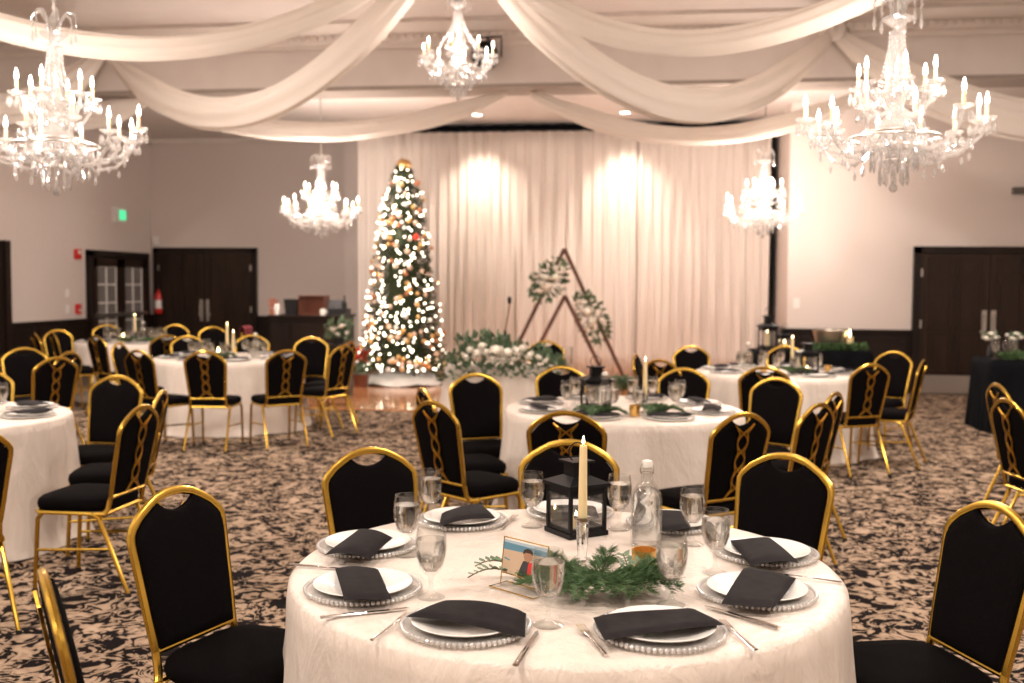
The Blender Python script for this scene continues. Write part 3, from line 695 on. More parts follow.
CH = [
 (172, 490, 'front', 'black and gold chair at the left of the foreground table, whole backrest in view', 0, {'z': 3.2, 'ang': 134, 'push': False}),
 (42, 572, 'front', 'black and gold chair in the bottom left corner, seen from behind', 0, {'z': 2.25, 'ang': 86}),
 (370, 452, 'front', 'black and gold chair behind the left plates of the foreground table', 0, {}),
 (569, 446, 'front', 'black and gold chair directly behind the black lantern', 0, {}),
 (788, 457, 'front', 'black and gold chair behind the right plates of the foreground table', 0, {}),
 (998, 503, 'front', 'black and gold chair at the right frame edge, facing the foreground table', 0, {'z': 3.05, 'ang': -128, 'push': False}),
 # middle table
 (484, 377, 'middle', 'chair facing us between the flower table and the middle table', 0, {'ang': 158}),
 (432, 403, 'middle', 'chair with lattice back left of the middle table, nearer one of the two', 0, {'ang': 52}),
 (422, 388, 'middle', 'chair left of the middle table, half hidden behind a lattice back', 0, {'z': 6.35, 'ang': 75}),
 (566, 417, 'middle', 'chair with lattice back right behind the lantern chair, at the near side of middle table', 0, {'z': 5.2, 'ang': 8}),
 (566, 372, 'middle', 'chair facing us on the far side of the middle table, left of its bottle', 0, {'ang': 175}),
 (674, 374, 'middle', 'chair facing us on the far side of the middle table, right of its candle', 0, {'ang': 190}),
 (744, 415, 'middle', 'lattice-back chair at the near right of the middle table', 0, {'z': 5.2, 'ang': -44}),
 (765, 380, 'middle', 'chair facing us at the right end of the middle table', 0, {'ang': -150, 'z': 7.1}),
 (820, 404, 'middle', 'narrow side view of a lattice back right of the middle table, nearer of two', 0, {'z': 5.65, 'ang': -62}),
 (836, 393, 'middle', 'narrow side view of a chair right of the middle table, farther of two', 0, {'z': 6.25, 'ang': -72}),
 # rear right table
 (765, 368, 'right', 'lattice-back chair at the near side of the rear right table', 0, {'ang': -3}),
 (872, 365, 'right', 'lattice-back chair at the right of the rear right table, legs fully in view', 0, {'ang': -40}),
 (895, 352, 'right', 'chair facing us right of the rear right table', 0, {'ang': -150}),
 (924, 361, 'right', 'side-on chair right of the rear right table, facing left', 0, {'ang': -82}),
 (698, 348, 'right', 'chair facing us at the far left of the rear right table, against the curtain', 0, {'ang': 160}),
 (660, 361, 'right', 'chair with lattice back left of the rear right table', 0, {'z': 8.9, 'ang': 35}),
 (635, 354, 'right', 'narrow side-on chair just left of the middle table candle', 0, {'z': 9.6, 'ang': 100}),
 (786, 347, 'right', 'chair behind the taper candle of the rear right table', 0, {'ang': 180}),
 (996, 384, None, 'farther of the two chairs at the right frame edge by the black buffet table', 0, {'z': 6.9, 'ang': 68}),
 (1006, 399, None, 'nearer of the two lattice-back chairs at the right frame edge', 0, {'z': 5.95, 'ang': 62}),
 # table in front of the bar
 (204, 352, 'left', 'lattice-back chair at the near side of the table before the bar, left one', 0, {'ang': 20}),
 (287, 351, 'left', 'lattice-back chair at the near side of the table before the bar, right one', 0, {'ang': -20}),
 (344, 346, 'left', 'lattice-back chair at the right of the table before the bar, nearest the tree', 0, {'ang': -50}),
 (350, 343, 'left', 'chair hidden behind the lattice chair nearest the tree', 0, {'z': 11.3, 'ang': -65}),
 (311, 338, 'left', 'chair facing us at the right of the table before the bar', 0, {'ang': -170}),
 (252, 338, 'left', 'chair behind the white bottle of the table before the bar', 0, {'ang': 180}),
 (197, 338, 'left', 'chair behind the goblets of the table before the bar', 0, {'ang': 165}),
 (137, 351, 'left', 'lattice-back chair at the left of the table before the bar', 0, {'ang': 50}),
 (118, 343, 'left', 'chair showing its plain black back left of the table before the bar', 0, {'ang': 115, 'z': 10.8}),
 # farthest table
 (95, 340, 'farleft', 'dark chair at the near left of the farthest table', 0, {'ang': 60, 'z': 12.2}),
 (107, 328, 'farleft', 'chair facing us behind the far table beside its candle, left one', 0, {'ang': 170, 'z': 15.2}),
 (172, 328, 'farleft', 'chair facing us behind the far table, right one', 0, {'ang': 190, 'z': 15.2}),
 (167, 340, 'farleft', 'dark chair between the farthest table and the table before the bar', 0, {'ang': -15, 'z': 12.4}),
 (213, 330, 'farleft', 'empty chair near the dark double doors, behind the taper candles', 0, {'ang': 180, 'z': 14.9}),
 (245, 322, None, 'chair with burgundy cloth beside the bar', 0, {'ang': 110, 'z': 14.9}),
 (34, 332, None, 'side-on chair by the left wainscot, farthest left of the wall chairs', 0, {'ang': 75, 'z': 12.6}),
 (57, 330, None, 'rear one of two overlapping chairs by the left wainscot', 0, {'ang': 150, 'z': 13.6}),
 (52, 336, None, 'front one of two overlapping chairs by the left wainscot', 0, {'ang': 78, 'z': 12.9}),
 # table cut off at the left edge
 (24, 349, 'leftedge', 'chair facing us behind the glasses of the left edge table', 0, {'ang': 170, 'z': 9.9}),
 (57, 360, 'leftedge', 'dark lattice-back chair behind the left edge table', 0, {'ang': -30, 'z': 8.7}),
 (70, 354, 'leftedge', 'half hidden chair behind the dark lattice back at the left', 0, {'ang': -55, 'z': 9.4}),
 (100, 379, 'leftedge', 'plain black chair back standing right behind the left edge table', 0, {'ang': -145, 'z': 6.85}),
 (143, 406, 'leftedge', 'lattice-back chair at the right of the left edge table, seat and legs in view', 0, {'ang': -62, 'z': 5.35}),
 (163, 390, 'leftedge', 'chair half hidden behind the lattice chair right of the left edge table', 0, {'ang': -78, 'z': 6.1}),
 (-16, 377, 'leftedge', 'gold arched chair top behind the goblets at the left edge', 0, {'ang': 175, 'z': 7.35}),
 (-34, 434, 'leftedge', 'chair cut off by the left frame edge in front of its table', 0, {'ang': -20, 'z': 4.45, 'push': False}),
 # head table
 (546, 341, None, 'chair behind the right end of the flower covered head table', 0, {'ang': 180, 'z': 11.75}),
]
for px, y, key, lab, add, kw in CH: chair(px, y, key, lab, add=add, **kw)

# ------------------------------------------------------------------ tableware prototypes
def goblet_proto():
    r = empty('water_goblet', (0, 0, 0), label='x', cat='glass')
    outer = [(0, .0), (.034, .0), (.036, .002), (.030, .005), (.012, .012), (.0055, .022), (.0050, .042), (.0085, .056), (.018, .064), (.030, .080), (.0375, .105), (.040, .130), (.038, .155), (.0345, .178)]
    inner = [(.0325, .178), (.036, .155), (.0378, .130), (.0354, .105), (.028, .082), (.016, .068), (0, .064)]
    MB().lathe(outer + inner, 28).build('bowl', M_['glass'], r, ang=60)
    MB().lathe([(0, .066), (.0158, .0695), (.0275, .083), (.0350, .105), (.0374, .130), (.0360, .148), (.0358, .150), (0, .150)], 28).build('water', M_['water'], r, ang=50)
    return r
def charger_proto():
    r = empty('beaded_charger', (0, 0, 0), label='x', cat='charger plate')
    MB().lathe([(0, .002), (.085, .002), (.10, .004), (.150, .009), (.152, .012), (.10, .008), (.085, .006), (0, .006)], 48).build('plate', M_['chargerglass'], r)
    m = MB()
    for k in range(72): a = 2 * pi * k / 72; m.ball((.155 * cos(a), .155 * sin(a), .0105), .0062, 6, 5)
    m.build('bead_rim', M_['beadglass'], r, ang=180); return r
def plate_mb(R=.134):
    return MB().lathe([(0, .0), (R * .55, 0), (R * .62, .002), (R * .98, .015), (R, .018), (R * .985, .0195), (R * .66, .0065), (R * .58, .004), (0, .004)], 48)
def fork_mb():
    m = MB(); m.tube([(0, -.10, .004), (0, -.04, .006), (0, .03, .009), (0, .045, .007)], [.006, .0042, .0032, .006], 8, sq=.45, upv=(0, 0, 1))
    m.box((0, .052, .0065), (.022, .018, .002))
    for k in range(4): m.box((-.0093 + k * .0062, .078, .0085), (.003, .040, .0018), Matrix.Rotation(.06, 3, 'X'))
    return m
def knife_mb():
    m = MB(); m.tube([(0, -.115, .005), (0, -.05, .006), (0, .0, .005)], [.0075, .0068, .0048], 8, sq=.5, upv=(0, 0, 1))
    m.prism([(-.005, .0), (.006, 0), (.0085, .05), (.008, .09), (.002, .113), (-.004, .105)], lambda u, v, w_: Vector((u, v, .005 + w_)), .002); return m
def candlestick_proto():
    r = empty('candlestick', (0, 0, 0), label='x', cat='candlestick')
    MB().lathe([(0, 0), (.030, 0), (.033, .004), (.022, .012), (.012, .018), (.011, .03), (.015, .04), (.013, .05), (.0165, .09), (.018, .13), (.0185, .150), (.026, .158), (.027, .163), (.013, .163), (.012, .150), (0, .150)], 12).build('glass_holder', M_['solidglass'], r, ang=20); return r
def taper_proto(h=.235):
    r = empty('taper_candle', (0, 0, 0), label='x', cat='candle')
    MB().lathe([(0, 0), (.0115, 0), (.0115, .02), (.0095, h - .01), (.0085, h), (0, h - .003)], 16).build('wax', M_['candle'], r)
    MB().tube([(0, 0, h - .003), (.0005, 0, h + .008)], .001, 5).build('wick', M_['blackmetal'], r)
    MB().lathe([(0, h + .003), (.0035, h + .009), (.0032, h + .016), (.0012, h + .026), (0, h + .031)], 10).build('flame', M_['flame'], r); return r
def bottle_proto():
    r = empty('swing_top_bottle', (0, 0, 0), label='x', cat='bottle')
    MB().lathe([(0, .0), (.038, 0), (.041, .005), (.041, .160), (.038, .180), (.026, .205), (.0165, .222), (.014, .245), (.0165, .252), (.0165, .262), (.013, .264), (.0105, .262), (.0105, .225), (.022, .203), (.034, .180), (.037, .160), (.037, .010), (0, .008)], 28).build('glass_body', M_['glass'], r, ang=60)
    MB().lathe([(0, .012), (.0360, .014), (.0360, .158), (.033, .178), (.024, .197), (0, .197)], 28).build('water', M_['water'], r, ang=60)
    MB().lathe([(.009, .262), (.014, .266), (.0155, .276), (.013, .288), (0, .292)], 14).build('stopper', M_['cork'], r)
    MB().tube([(.0175, 0, .245), (.022, 0, .262), (.016, 0, .279), (-.016, 0, .279), (-.022, 0, .262), (-.0175, 0, .245)], .0014, 5).tube([(.0175 * cos(k * pi / 6), .0175 * sin(k * pi / 6), .247) for k in range(12)], .0014, 5, closed=True).build('wire_bail', M_['chrome'], r); return r
def lantern_proto(W=.135, Hh=.172, name='lantern'):
    r = empty(name, (0, 0, 0), label='x', cat='lantern'); K = M_['blackmetal']
    MB().box((0, 0, .008), (W + .02, W + .02, .016)).build('base', K, r); MB().box((0, 0, Hh), (W + .03, W + .03, .012)).build('eave', K, r)
    m = MB()
    for a in (-1, 1):
        for b in (-1, 1): m.box((a * W / 2, b * W / 2, Hh / 2), (.011, .011, Hh))
        m.box((a * W / 2, 0, Hh - .018), (.006, W, .024)); m.box((0, a * W / 2, Hh - .018), (W, .006, .024)); m.box((a * W / 2, 0, .024), (.006, W, .012)); m.box((0, a * W / 2, .024), (W, .006, .012))
    m.build('posts', K, r)
    m = MB(); n0 = (W + .03) / 2; m.grid(lambda u, v: Vector((0, 0, 0)) + Vector(({0: (1, -1), 1: (1, 1), 2: (-1, 1), 3: (-1, -1)}[round(u * 4) % 4][0] * (n0 - v * (n0 - .034)), {0: (1, -1), 1: (1, 1), 2: (-1, 1), 3: (-1, -1)}[round(u * 4) % 4][1] * (n0 - v * (n0 - .034)), Hh + .006 + .022 * v)), 4, 1, True); m.build('roof', K, r, ang=10)
    m = MB(); m.box((0, 0, Hh + .05), (.062, .062, .046)); m.box((0, 0, Hh + .076), (.088, .088, .008)); m.build('cupola', K, r)
    m = MB(); c = Hh + .108; m.tube([(.032 * cos(a), 0, c + .032 * sin(a)) for a in [k * pi / 12 for k in range(24)]], .0022, 6, closed=True); m.build('ring_handle', K, r)
    for k in range(4):
        R = Matrix.Rotation(k * pi / 2, 3, 'Z'); m = MB(); m.box(R @ Vector((0, W / 2 - .002, Hh / 2 - .005)), (W - .012, .0016, Hh - .06), R); m.build('glass_pane', M_['thinglass'], r)
    return r
def pillar_proto(h=.06, rr=.03, name='pillar_candle'):
    r = empty(name, (0, 0, 0), label='x', cat='candle')
    MB().lathe([(0, 0), (rr, 0), (rr, h - .003), (rr - .004, h), (rr * .6, h - .006), (0, h - .007)], 20).build('wax', M_['candle'], r)
    MB().lathe([(0, h - .004), (.0055, h + .006), (.005, h + .016), (.002, h + .028), (0, h + .034)], 10).build('flame', M_['flame'], r); return r
def votive_proto():
    r = empty('votive_holder', (0, 0, 0), label='x', cat='candle holder')
    n = 24; prof = [(0, 0), (.028, 0), (.031, .01), (.033, .03), (.036, .062), (.037, .072), (.034, .071), (.032, .03), (.027, .006), (0, .005)]
    MB().lathe(prof, n, rf=lambda a, t: 1 + .035 * sin(8 * a)).build('cup', M_['amber'], r, ang=20)
    MB().lathe([(0, .010), (.026, .010), (.026, .030), (0, .030)], 16).build('wax', M_['candle'], r); return r
class Use:                              # first use moves the prototype, later uses copy it
    def __init__(s, o): s.o = o; s.f = True
    def __call__(s, loc, label, rz=0, sc=None, group=None):
        if s.f: s.f = False; s.o.location = loc; s.o.rotation_euler = (0, 0, rz); s.o['label'] = label; r = s.o
        else: r = dup(s.o, loc, rz, label)
        if sc: r.scale = (sc, sc, sc) if not isinstance(sc, tuple) else sc
        if group: r['group'] = group
        elif 'group' in r: del r['group']
        return r
gob = Use(goblet_proto()); cha = Use(charger_proto()); cst = Use(candlestick_proto()); tap = Use(taper_proto()); bot = Use(bottle_proto()); lan = Use(lantern_proto()); pil = Use(pillar_proto()); vot = Use(votive_proto())
ZT = TH + .0015
pl0 = plate_mb().build('dinner_plate', M_['china']); tag(pl0, 'x', 'plate'); pla = Use(pl0)
fk0 = fork_mb().build('fork', M_['chrome']); tag(fk0, 'x', 'fork'); frk = Use(fk0)
kn0 = knife_mb().build('knife', M_['chrome']); tag(kn0, 'x', 'knife'); knf = Use(kn0)
def napkin_quad(c, h, label, seed=0, th=.009, droop=None, curve=.012):
    """folded cloth napkin between four corner points (a,b,c,d round the outline)"""
    rnd = random.Random(seed); ph = [rnd.uniform(0, 6) for _ in range(4)]; ctr = sum(c, Vector()) / 4; m = MB(); nu, nv = 22, 12
    def f(u, v, top):
        p = (c[0] * (1 - u) + c[1] * u) * (1 - v) + (c[3] * (1 - u) + c[2] * u) * v
        e = min(1, min(u, 1 - u, v, 1 - v) * 9) ** .5
        z = h + curve * (sin(pi * u) * .5 + .30 * sin(4 * u + ph[0] + 1.5 * v)) + .003 * sin(3 * v + ph[1] + 2 * u) + (th * e if top else 0)
        bow = .006 * sin(3 * u + ph[3]); return Vector((p.x - ctr.x + bow, p.y - ctr.y, z))
    m.grid(lambda u, v: f(u, v, True), nu, nv); k = len(m.v); g = MB().grid(lambda u, v: f(u, v, False), nu, nv)
    m.add(g.v, [tuple(reversed(q)) for q in g.f]); W = nv + 1
    def edge(a, b): m.f.append((a, b, b + k, a + k)); m.mi.append(0)
    for i in range(nu): edge((i + 1) * W, i * W); edge(i * W + nv, (i + 1) * W + nv)
    for j in range(nv): edge(j, j + 1); edge(nu * W + j + 1, nu * W + j)
    o = m.build('napkin', M_['napkin'], None, loc=(ctr.x, ctr.y, 0), ang=55); return tag(o, label, 'napkin')

# foreground table: eight places
T1 = TH
sets = [
 ((368, 545), 'far left', [(358, 526), (395, 538), (372, 557), (322, 556), ]),
 ((363, 588), 'left', [(333, 568), (380, 568), (394, 598), (342, 602)]),
 ((466, 625), 'near left', [(440, 600), (527, 613), (526, 634), (404, 618)]),
 ((660, 630), 'near right', [(594, 618), (694, 606), (724, 626), (606, 640)]),
 ((757, 592), 'right', [(742, 569), (798, 577), (776, 607), (719, 603)]),
 ((766, 553), 'far right', [(731, 538), (768, 539), (798, 563), (752, 566)]),
 ((462, 520), 'far side behind the left goblets', [(440, 511), (484, 506), (498, 517), (437, 527)]),
 ((570, 512), 'far side behind the lantern', [(545, 508), (596, 506), (600, 518), (552, 520)]),
 ((672, 523), 'far side right of the bottle', [(648, 513), (682, 511), (690, 527), (664, 533)]),
]
NAP = {}
for i, ((px, py), nm, q) in enumerate(sets):
    c = on(px, py, T1 + .008); a = .0
    cha((c.x, c.y, ZT), 'clear beaded charger plate on the foreground table, ' + nm + ' place')
    pla((c.x, c.y, ZT + .0065), 'white plate on the foreground table, ' + nm + ' place')
    napkin_quad([on(x, y, T1 + .032) for x, y in q], T1 + .030, 'charcoal folded napkin on the foreground table, ' + nm + ' place', seed=i)
for px, py, lb in [(430, 527, 'water goblet behind the far left plate, rear of three'), (407, 559, 'water goblet right of the far left plate, middle of the left three'), (431, 601, 'water goblet in front of the left three, nearest the left plates'),
                   (532, 530, 'water goblet left of the black lantern'), (548, 629, 'water goblet in front of the picture frame'), (619, 533, 'water goblet between lantern and bottle'),
                   (692, 548, 'water goblet right of the bottle, rear one'), (715, 577, 'water goblet beside the right plates'), (671, 609, 'water goblet in front of the gold votive')]:
    c = on(px, py - 3, T1); gob((c.x, c.y, ZT), lb, sc=1.06)
def cut(use, px0, y0, px1, y1, lb):       # handle end to tip
    a, b = on(px0, y0, T1), on(px1, y1, T1); c = (a + b) / 2; d = b - a
    use((c.x, c.y, ZT), lb, atan2(d.y, d.x) - pi / 2)
cut(frk, 609, 661, 577, 626, 'fork left of the near right plate'); cut(knf, 516, 667, 537, 634, 'knife right of the near left plate')
cut(knf, 330, 619, 401, 611, 'knife between the left and near left plates'); cut(frk, 381, 636, 402, 622, 'fork left of the near left plate')
cut(knf, 778, 630, 704, 608, 'knife right of the near right plate'); cut(frk, 747, 645, 728, 630, 'fork tucked under the near right plate')
cut(frk, 824, 582, 786, 578, 'fork right of the right plate'); cut(knf, 307, 568, 345, 571, 'knife left of the left plate')
cut(frk, 505, 527, 512, 521, 'fork beside the far side plate left of the lantern')
c = on(576, 533, T1); lan((c.x, c.y, ZT), 'black metal lantern in the centre of the foreground table', rz=radians(38), sc=(1.0, 1.0, .98))
p0 = c; pil((c.x, c.y, ZT + .019), 'small flameless candle inside the foreground lantern', sc=(.8, .8, .6))
c = on(582, 573, T1); cst((c.x, c.y, ZT), 'clear glass candlestick on the foreground table', sc=1.0)
tap((c.x, c.y, ZT + .1525), 'ivory taper candle in the glass candlestick on the foreground table', sc=(1.15, 1.15, .93))
c = on(646, 547, T1); bot((c.x, c.y, ZT), 'clear swing-top water bottle on the foreground table', sc=(1.22, 1.22, .96), rz=.6)
c = on(644, 574, T1); vot((c.x, c.y, ZT), 'gold mercury glass votive beside the greenery on the foreground table')
# picture frame
a, b = on(489, 588, T1), on(540, 603, T1); d = (b - a); ang = atan2(d.y, d.x)
pf = empty('photo_frame', (a.x, a.y, ZT), ang, label='gold edged acrylic photo frame with a beach snapshot', cat='photo frame')
W, HH = .165, .128; gz = .004; y0 = .045
def fp(u, v, w_=0): return Vector((u, y0 + .015 * v / HH + w_, v))
G2 = M_['gold']
m = MB()
for (u0_, v0, u1, v1) in ((.0, .0, 0, HH), (W, 0, W, HH), (0, HH, W, HH), (0, .03, W, .03)): m.tube([fp(u0_, v0 + gz), fp(u1, v1 + gz)], .0016, 6)
m.tube([(0, 0, gz), (W, 0, gz), (W, .07, gz), (0, .07, gz)], .0018, 6, closed=True); m.build('gold_edge', G2, pf)
MB().box((W / 2, .035, .0016), (W, .07, .003)).build('base', M_['thinglass'], pf)
m1 = mat('photo sand', (.62, .46, .32), .5); m2 = mat('photo sea', (.12, .28, .38), .5); m3 = mat('photo sky', (.45, .55, .62), .5); m4 = mat('photo skin', (.45, .24, .15), .5); m5 = mat('photo hair', (.05, .03, .02), .5); m6 = mat('photo red shirt', (.75, .04, .04), .5); m7 = mat('photo dark shirt', (.05, .05, .055), .5)
m = MB(); sc_ = lambda u, v, e=0: fp(.003 + u * (W - .006), .036 + v * (HH - .038), -.0015 - e)
def quad(mi, pts, e): m.cur = mi; k = len(pts); m.add([sc_(u, v, e) for u, v in pts], [tuple(range(k))])
quad(0, [(0, 0), (1, 0), (1, .74), (0, .70)], 0); quad(1, [(0, .70), (1, .74), (1, .90), (0, .92)], 0); quad(2, [(0, .92), (1, .90), (1, 1), (0, 1)], 0)
quad(1, [(.02, .42), (.16, .38), (.17, .42), (.04, .47)], .0002)
quad(6, [(.36, .0), (.70, .0), (.68, .40), (.60, .50), (.48, .48), (.44, .34)], .0003); quad(5, [(.58, .0), (.74, .0), (.80, .42), (.70, .50), (.60, .44)], .0004)
quad(3, [(.48 + .10 * (1 + cos(t)), .62 + .15 * sin(t)) for t in [k * pi / 6 for k in range(12)]], .0005)
quad(4, [(.46, .66), (.47, .80), (.55, .87), (.64, .86), (.70, .76), (.69, .68), (.64, .74), (.52, .74)], .0006)
m.build('snapshot', [m1, m2, m3, m4, m5, m6, m7], pf)

# ------------------------------------------------------------------ greenery builders
def sprig(ln, seed, curl=.3, width=.022, rise=.05, dens=90):
    rnd = random.Random(seed); m = MB(); pts = []
    for i in range(9):
        t = i / 8; pts.append(Vector((ln * t, curl * ln * t * t * rnd.uniform(.8, 1.2), .006 + rise * sin(pi * t * .8))))
    m.cur = 1; m.tube(pts, [.0022 * (1 - .7 * i / 8) for i in range(9)], 5); m.cur = 0
    for k in range(dens):
        t = rnd.uniform(.05, 1); i = min(7, int(t * 8)); p = pts[i].lerp(pts[i + 1], t * 8 - i); tn = (pts[i + 1] - pts[i]).normalized()
        sd = tn.cross(up).normalized() * rnd.choice((-1, 1)); l = width * rnd.uniform(.8, 2.2) * (1 - .45 * t)
        tip = p + (tn * rnd.uniform(.5, 1.0) + sd * rnd.uniform(.5, 1.0) + up * rnd.uniform(-.15, .6)).normalized() * l
        tip.z = max(tip.z, .003); q = (tip - p).cross(Vector((rnd.random(), rnd.random(), 1))).normalized() * .0022
        # a flat feathery leaflet with side needles
        m.add([p, p.lerp(tip, .5) + q, tip, p.lerp(tip, .5) - q], [(0, 1, 2, 3)])
        for s in (.35, .6, .8):
            b = p.lerp(tip, s)
            for sg in (-1, 1):
                e = b + ((tip - p).normalized() * .7 + (tip - p).cross(up).normalized() * sg * .8 + up * .15).normalized() * l * .34; m.add([b, b.lerp(e, .5) + up * .0012, e], [(0, 1, 2)])
    return m
def leafy(ln, seed, lsz=.03, n=9, rise=.1):
    rnd = random.Random(seed); m = MB(); pts = [Vector((ln * t, .12 * ln * sin(3 * t + seed), .008 + rise * t * (1.3 - t))) for t in [i / 8 for i in range(9)]]
    m.cur = 1; m.tube(pts, .0018, 5); m.cur = 0
    for k in range(n * 2):
        t = .1 + .88 * (k // 2) / n; i = min(7, int(t * 8)); p = pts[i].lerp(pts[i + 1], t * 8 - i); tn = (pts[i + 1] - pts[i]).normalized()
        sd = tn.cross(up).normalized() * (1 if k % 2 else -1); dr = (tn * .6 + sd + up * rnd.uniform(-.2, .6)).normalized(); l = lsz * rnd.uniform(.8, 1.2) * (1 - .3 * t); wv = dr.cross(up).normalized() * l * .34
        m.add([p, p + dr * l * .3 + wv * .8, p + dr * l * .7 + wv, p + dr * l + up * .002, p + dr * l * .7 - wv, p + dr * l * .3 - wv * .8], [(0, 1, 2, 3, 4, 5)])
    return m
GM = [M_['pine'], M_['bark']]; GL = [M_['leaf'], M_['bark']]
def greens(loc, spots, label, leafs=(), sc=1.0):
    """spots: (dx, dy, angle, length) in the photographer's axes (right, away)"""
    g = empty('greenery', loc, YAW, label=label, cat='greenery')
    for i, (dx, dy, a, ln) in enumerate(spots):
        o = sprig(ln * sc, 31 * i + 5, curl=.35 * (1 if i % 2 else -1), width=.026 * sc, rise=.04 * sc, dens=130).build('cedar_sprig', GM, g); o.location = (dx * sc, dy * sc, .002 + .004 * (i % 4)); o.rotation_euler[2] = radians(a)
    for i, (dx, dy, a, ln) in enumerate(leafs):
        o = leafy(ln * sc, i + 3, lsz=.028 * sc).build('leaf_sprig', GL, g); o.location = (dx * sc, dy * sc, .004); o.rotation_euler[2] = radians(a)
    return g
c = on(598, 590, T1)
rg = random.Random(5); SP = []
for i in range(34):
    a_ = rg.uniform(-160, 5) if i % 4 else rg.uniform(100, 260); rr_ = rg.uniform(0, .075); SP.append((rr_ * cos(radians(a_)) * 1.3 + .015, rr_ * sin(radians(a_)) * .8 + .005, a_ + rg.uniform(-25, 25), rg.uniform(.10, .155)))
SP += [(-.05, .06, 165, .17), (-.08, .05, 185, .13), (-.10, .08, 150, .13), (-.06, .08, 130, .14), (-.13, .07, 100, .1), (.02, .10, 60, .12)]
greens((c.x, c.y, ZT), SP, 'green cedar sprigs lying round the candlestick on the foreground table', [(-.20, .08, 185, .14), (-.2, .03, 200, .17), (.07, .05, 75, .16), (.09, .03, 50, .12)])

# ------------------------------------------------------------------ background place settings
def words(dx, dy):
    a = math.degrees(atan2(dx, dy)) % 360
    return ['far side', 'far right', 'right side', 'near right', 'near side', 'near left', 'left side', 'far left'][int(((a + 22.5) % 360) // 45)]
TN = {'middle': 'middle table', 'right': 'rear right table', 'left': 'table before the bar', 'farleft': 'farthest table', 'leftedge': 'left edge table'}
for ti, key in enumerate(('middle', 'right', 'left', 'farleft', 'leftedge')):
    c, R = TABLES[key]; off = .0 if key != 'leftedge' else 22.5
    for k in range(8):
        a = radians(k * 45 + 22.5 + off); dx, dy = sin(a), cos(a)
        if key == 'leftedge' and dx < -.5: continue
        d = rh * dx + fh * dy; s = rh * dy - fh * dx
        w8 = ['far right', 'right rear', 'right front', 'near right', 'near left', 'left front', 'left rear', 'far left'] if key != 'leftedge' else ['far right', 'right', 'near right', 'near', 'near left', 'left', 'far left', 'far']
        wd = w8[k] + ' place of the ' + TN[key]
        p = c + d * .60; cha((p.x, p.y, ZT), 'beaded charger plate at the ' + wd); pla((p.x, p.y, ZT + .0065), 'white plate at the ' + wd)
        h1, h2 = .14, .060; ta = radians(random.uniform(-25, 25)); e1 = s * cos(ta) + d * sin(ta); e2 = d * cos(ta) - s * sin(ta)
        napkin_quad([p + e1 * h1 - e2 * h2, p + e1 * h1 + e2 * h2, p - e1 * h1 + e2 * h2, p - e1 * h1 - e2 * h2], T1 + .030, 'charcoal napkin at the ' + wd, seed=k + ti * 9)
        p = c + d * .38 + s * .10; gob((p.x, p.y, ZT), 'water goblet at the ' + wd, sc=1.06)
        p = c + d * .34 - s * .03 ; 
        if k % 2 == 0 : gob((p.x, p.y, ZT), 'second water goblet at the ' + wd, sc=1.06)
def cen(px, z): q = at(px, z, 0); return (q.x, q.y, ZT)
def taperset(px, z, nm, sc=1.0):
    q = cen(px, z); cst(q, 'glass candlestick on the ' + nm, sc=(1, 1, .75 * sc)); tap((q[0], q[1], ZT + .152 * .75 * sc), 'ivory taper candle on the ' + nm, sc=(1.25, 1.25, .95))
# middle
lan(cen(594, 6.85), 'black lantern on the middle table', rz=.3, sc=1.15); bot(cen(603, 6.55), 'clear swing-top bottle on the middle table'); taperset(643, 6.7, 'middle table')
vot(cen(633, 6.5), 'gold votive with yellow glow on the middle table')
G8 = [(.0, .0, k * 45, .16) for k in range(8)] + [(.03, .02, k * 60 + 20, .12) for k in range(6)]
greens(cen(598, 6.45), G8, 'cedar sprigs in front of the lantern on the middle table'); greens(cen(655, 6.55), G8, 'cedar sprigs right of the candle on the middle table')
# rear right
lan(cen(805, 9.8), 'black lantern with lit candle on the rear right table', rz=.2, sc=1.15); pil((*cen(805, 9.8)[:2], ZT + .02), 'lit candle inside the rear right table lantern')
bot(cen(746, 10.1), 'clear swing-top bottle on the rear right table'); taperset(790, 9.75, 'rear right table'); greens(cen(790, 9.7), G8, 'cedar sprigs round the candle on the rear right table'); vot(cen(762, 9.9), 'gold votive on the rear right table')
vot(cen(826, 9.9), 'gold votive right of the lantern on the rear right table')
# before the bar
taperset(228, 11.3, 'table before the bar, the taller one', 1.25); taperset(234, 11.1, 'table before the bar, the shorter one', .6); bot(cen(256, 11.3), 'white topped bottle on the table before the bar')
greens(cen(222, 11.1), G8, 'cedar sprigs on the table before the bar'); pil(cen(219, 11.2), 'glowing short candle on the table before the bar', sc=1.3)
# farthest
taperset(136, 14.2, 'farthest table', 1.2); bot(cen(144, 14.3), 'white topped bottle on the farthest table'); pil(cen(124, 14.1), 'glowing short candle on the farthest table', sc=1.3)
greens(cen(128, 14.0), G8, 'cedar sprigs on the farthest table, left ones'); greens(cen(152, 14.0), G8, 'cedar sprigs on the farthest table, right ones')

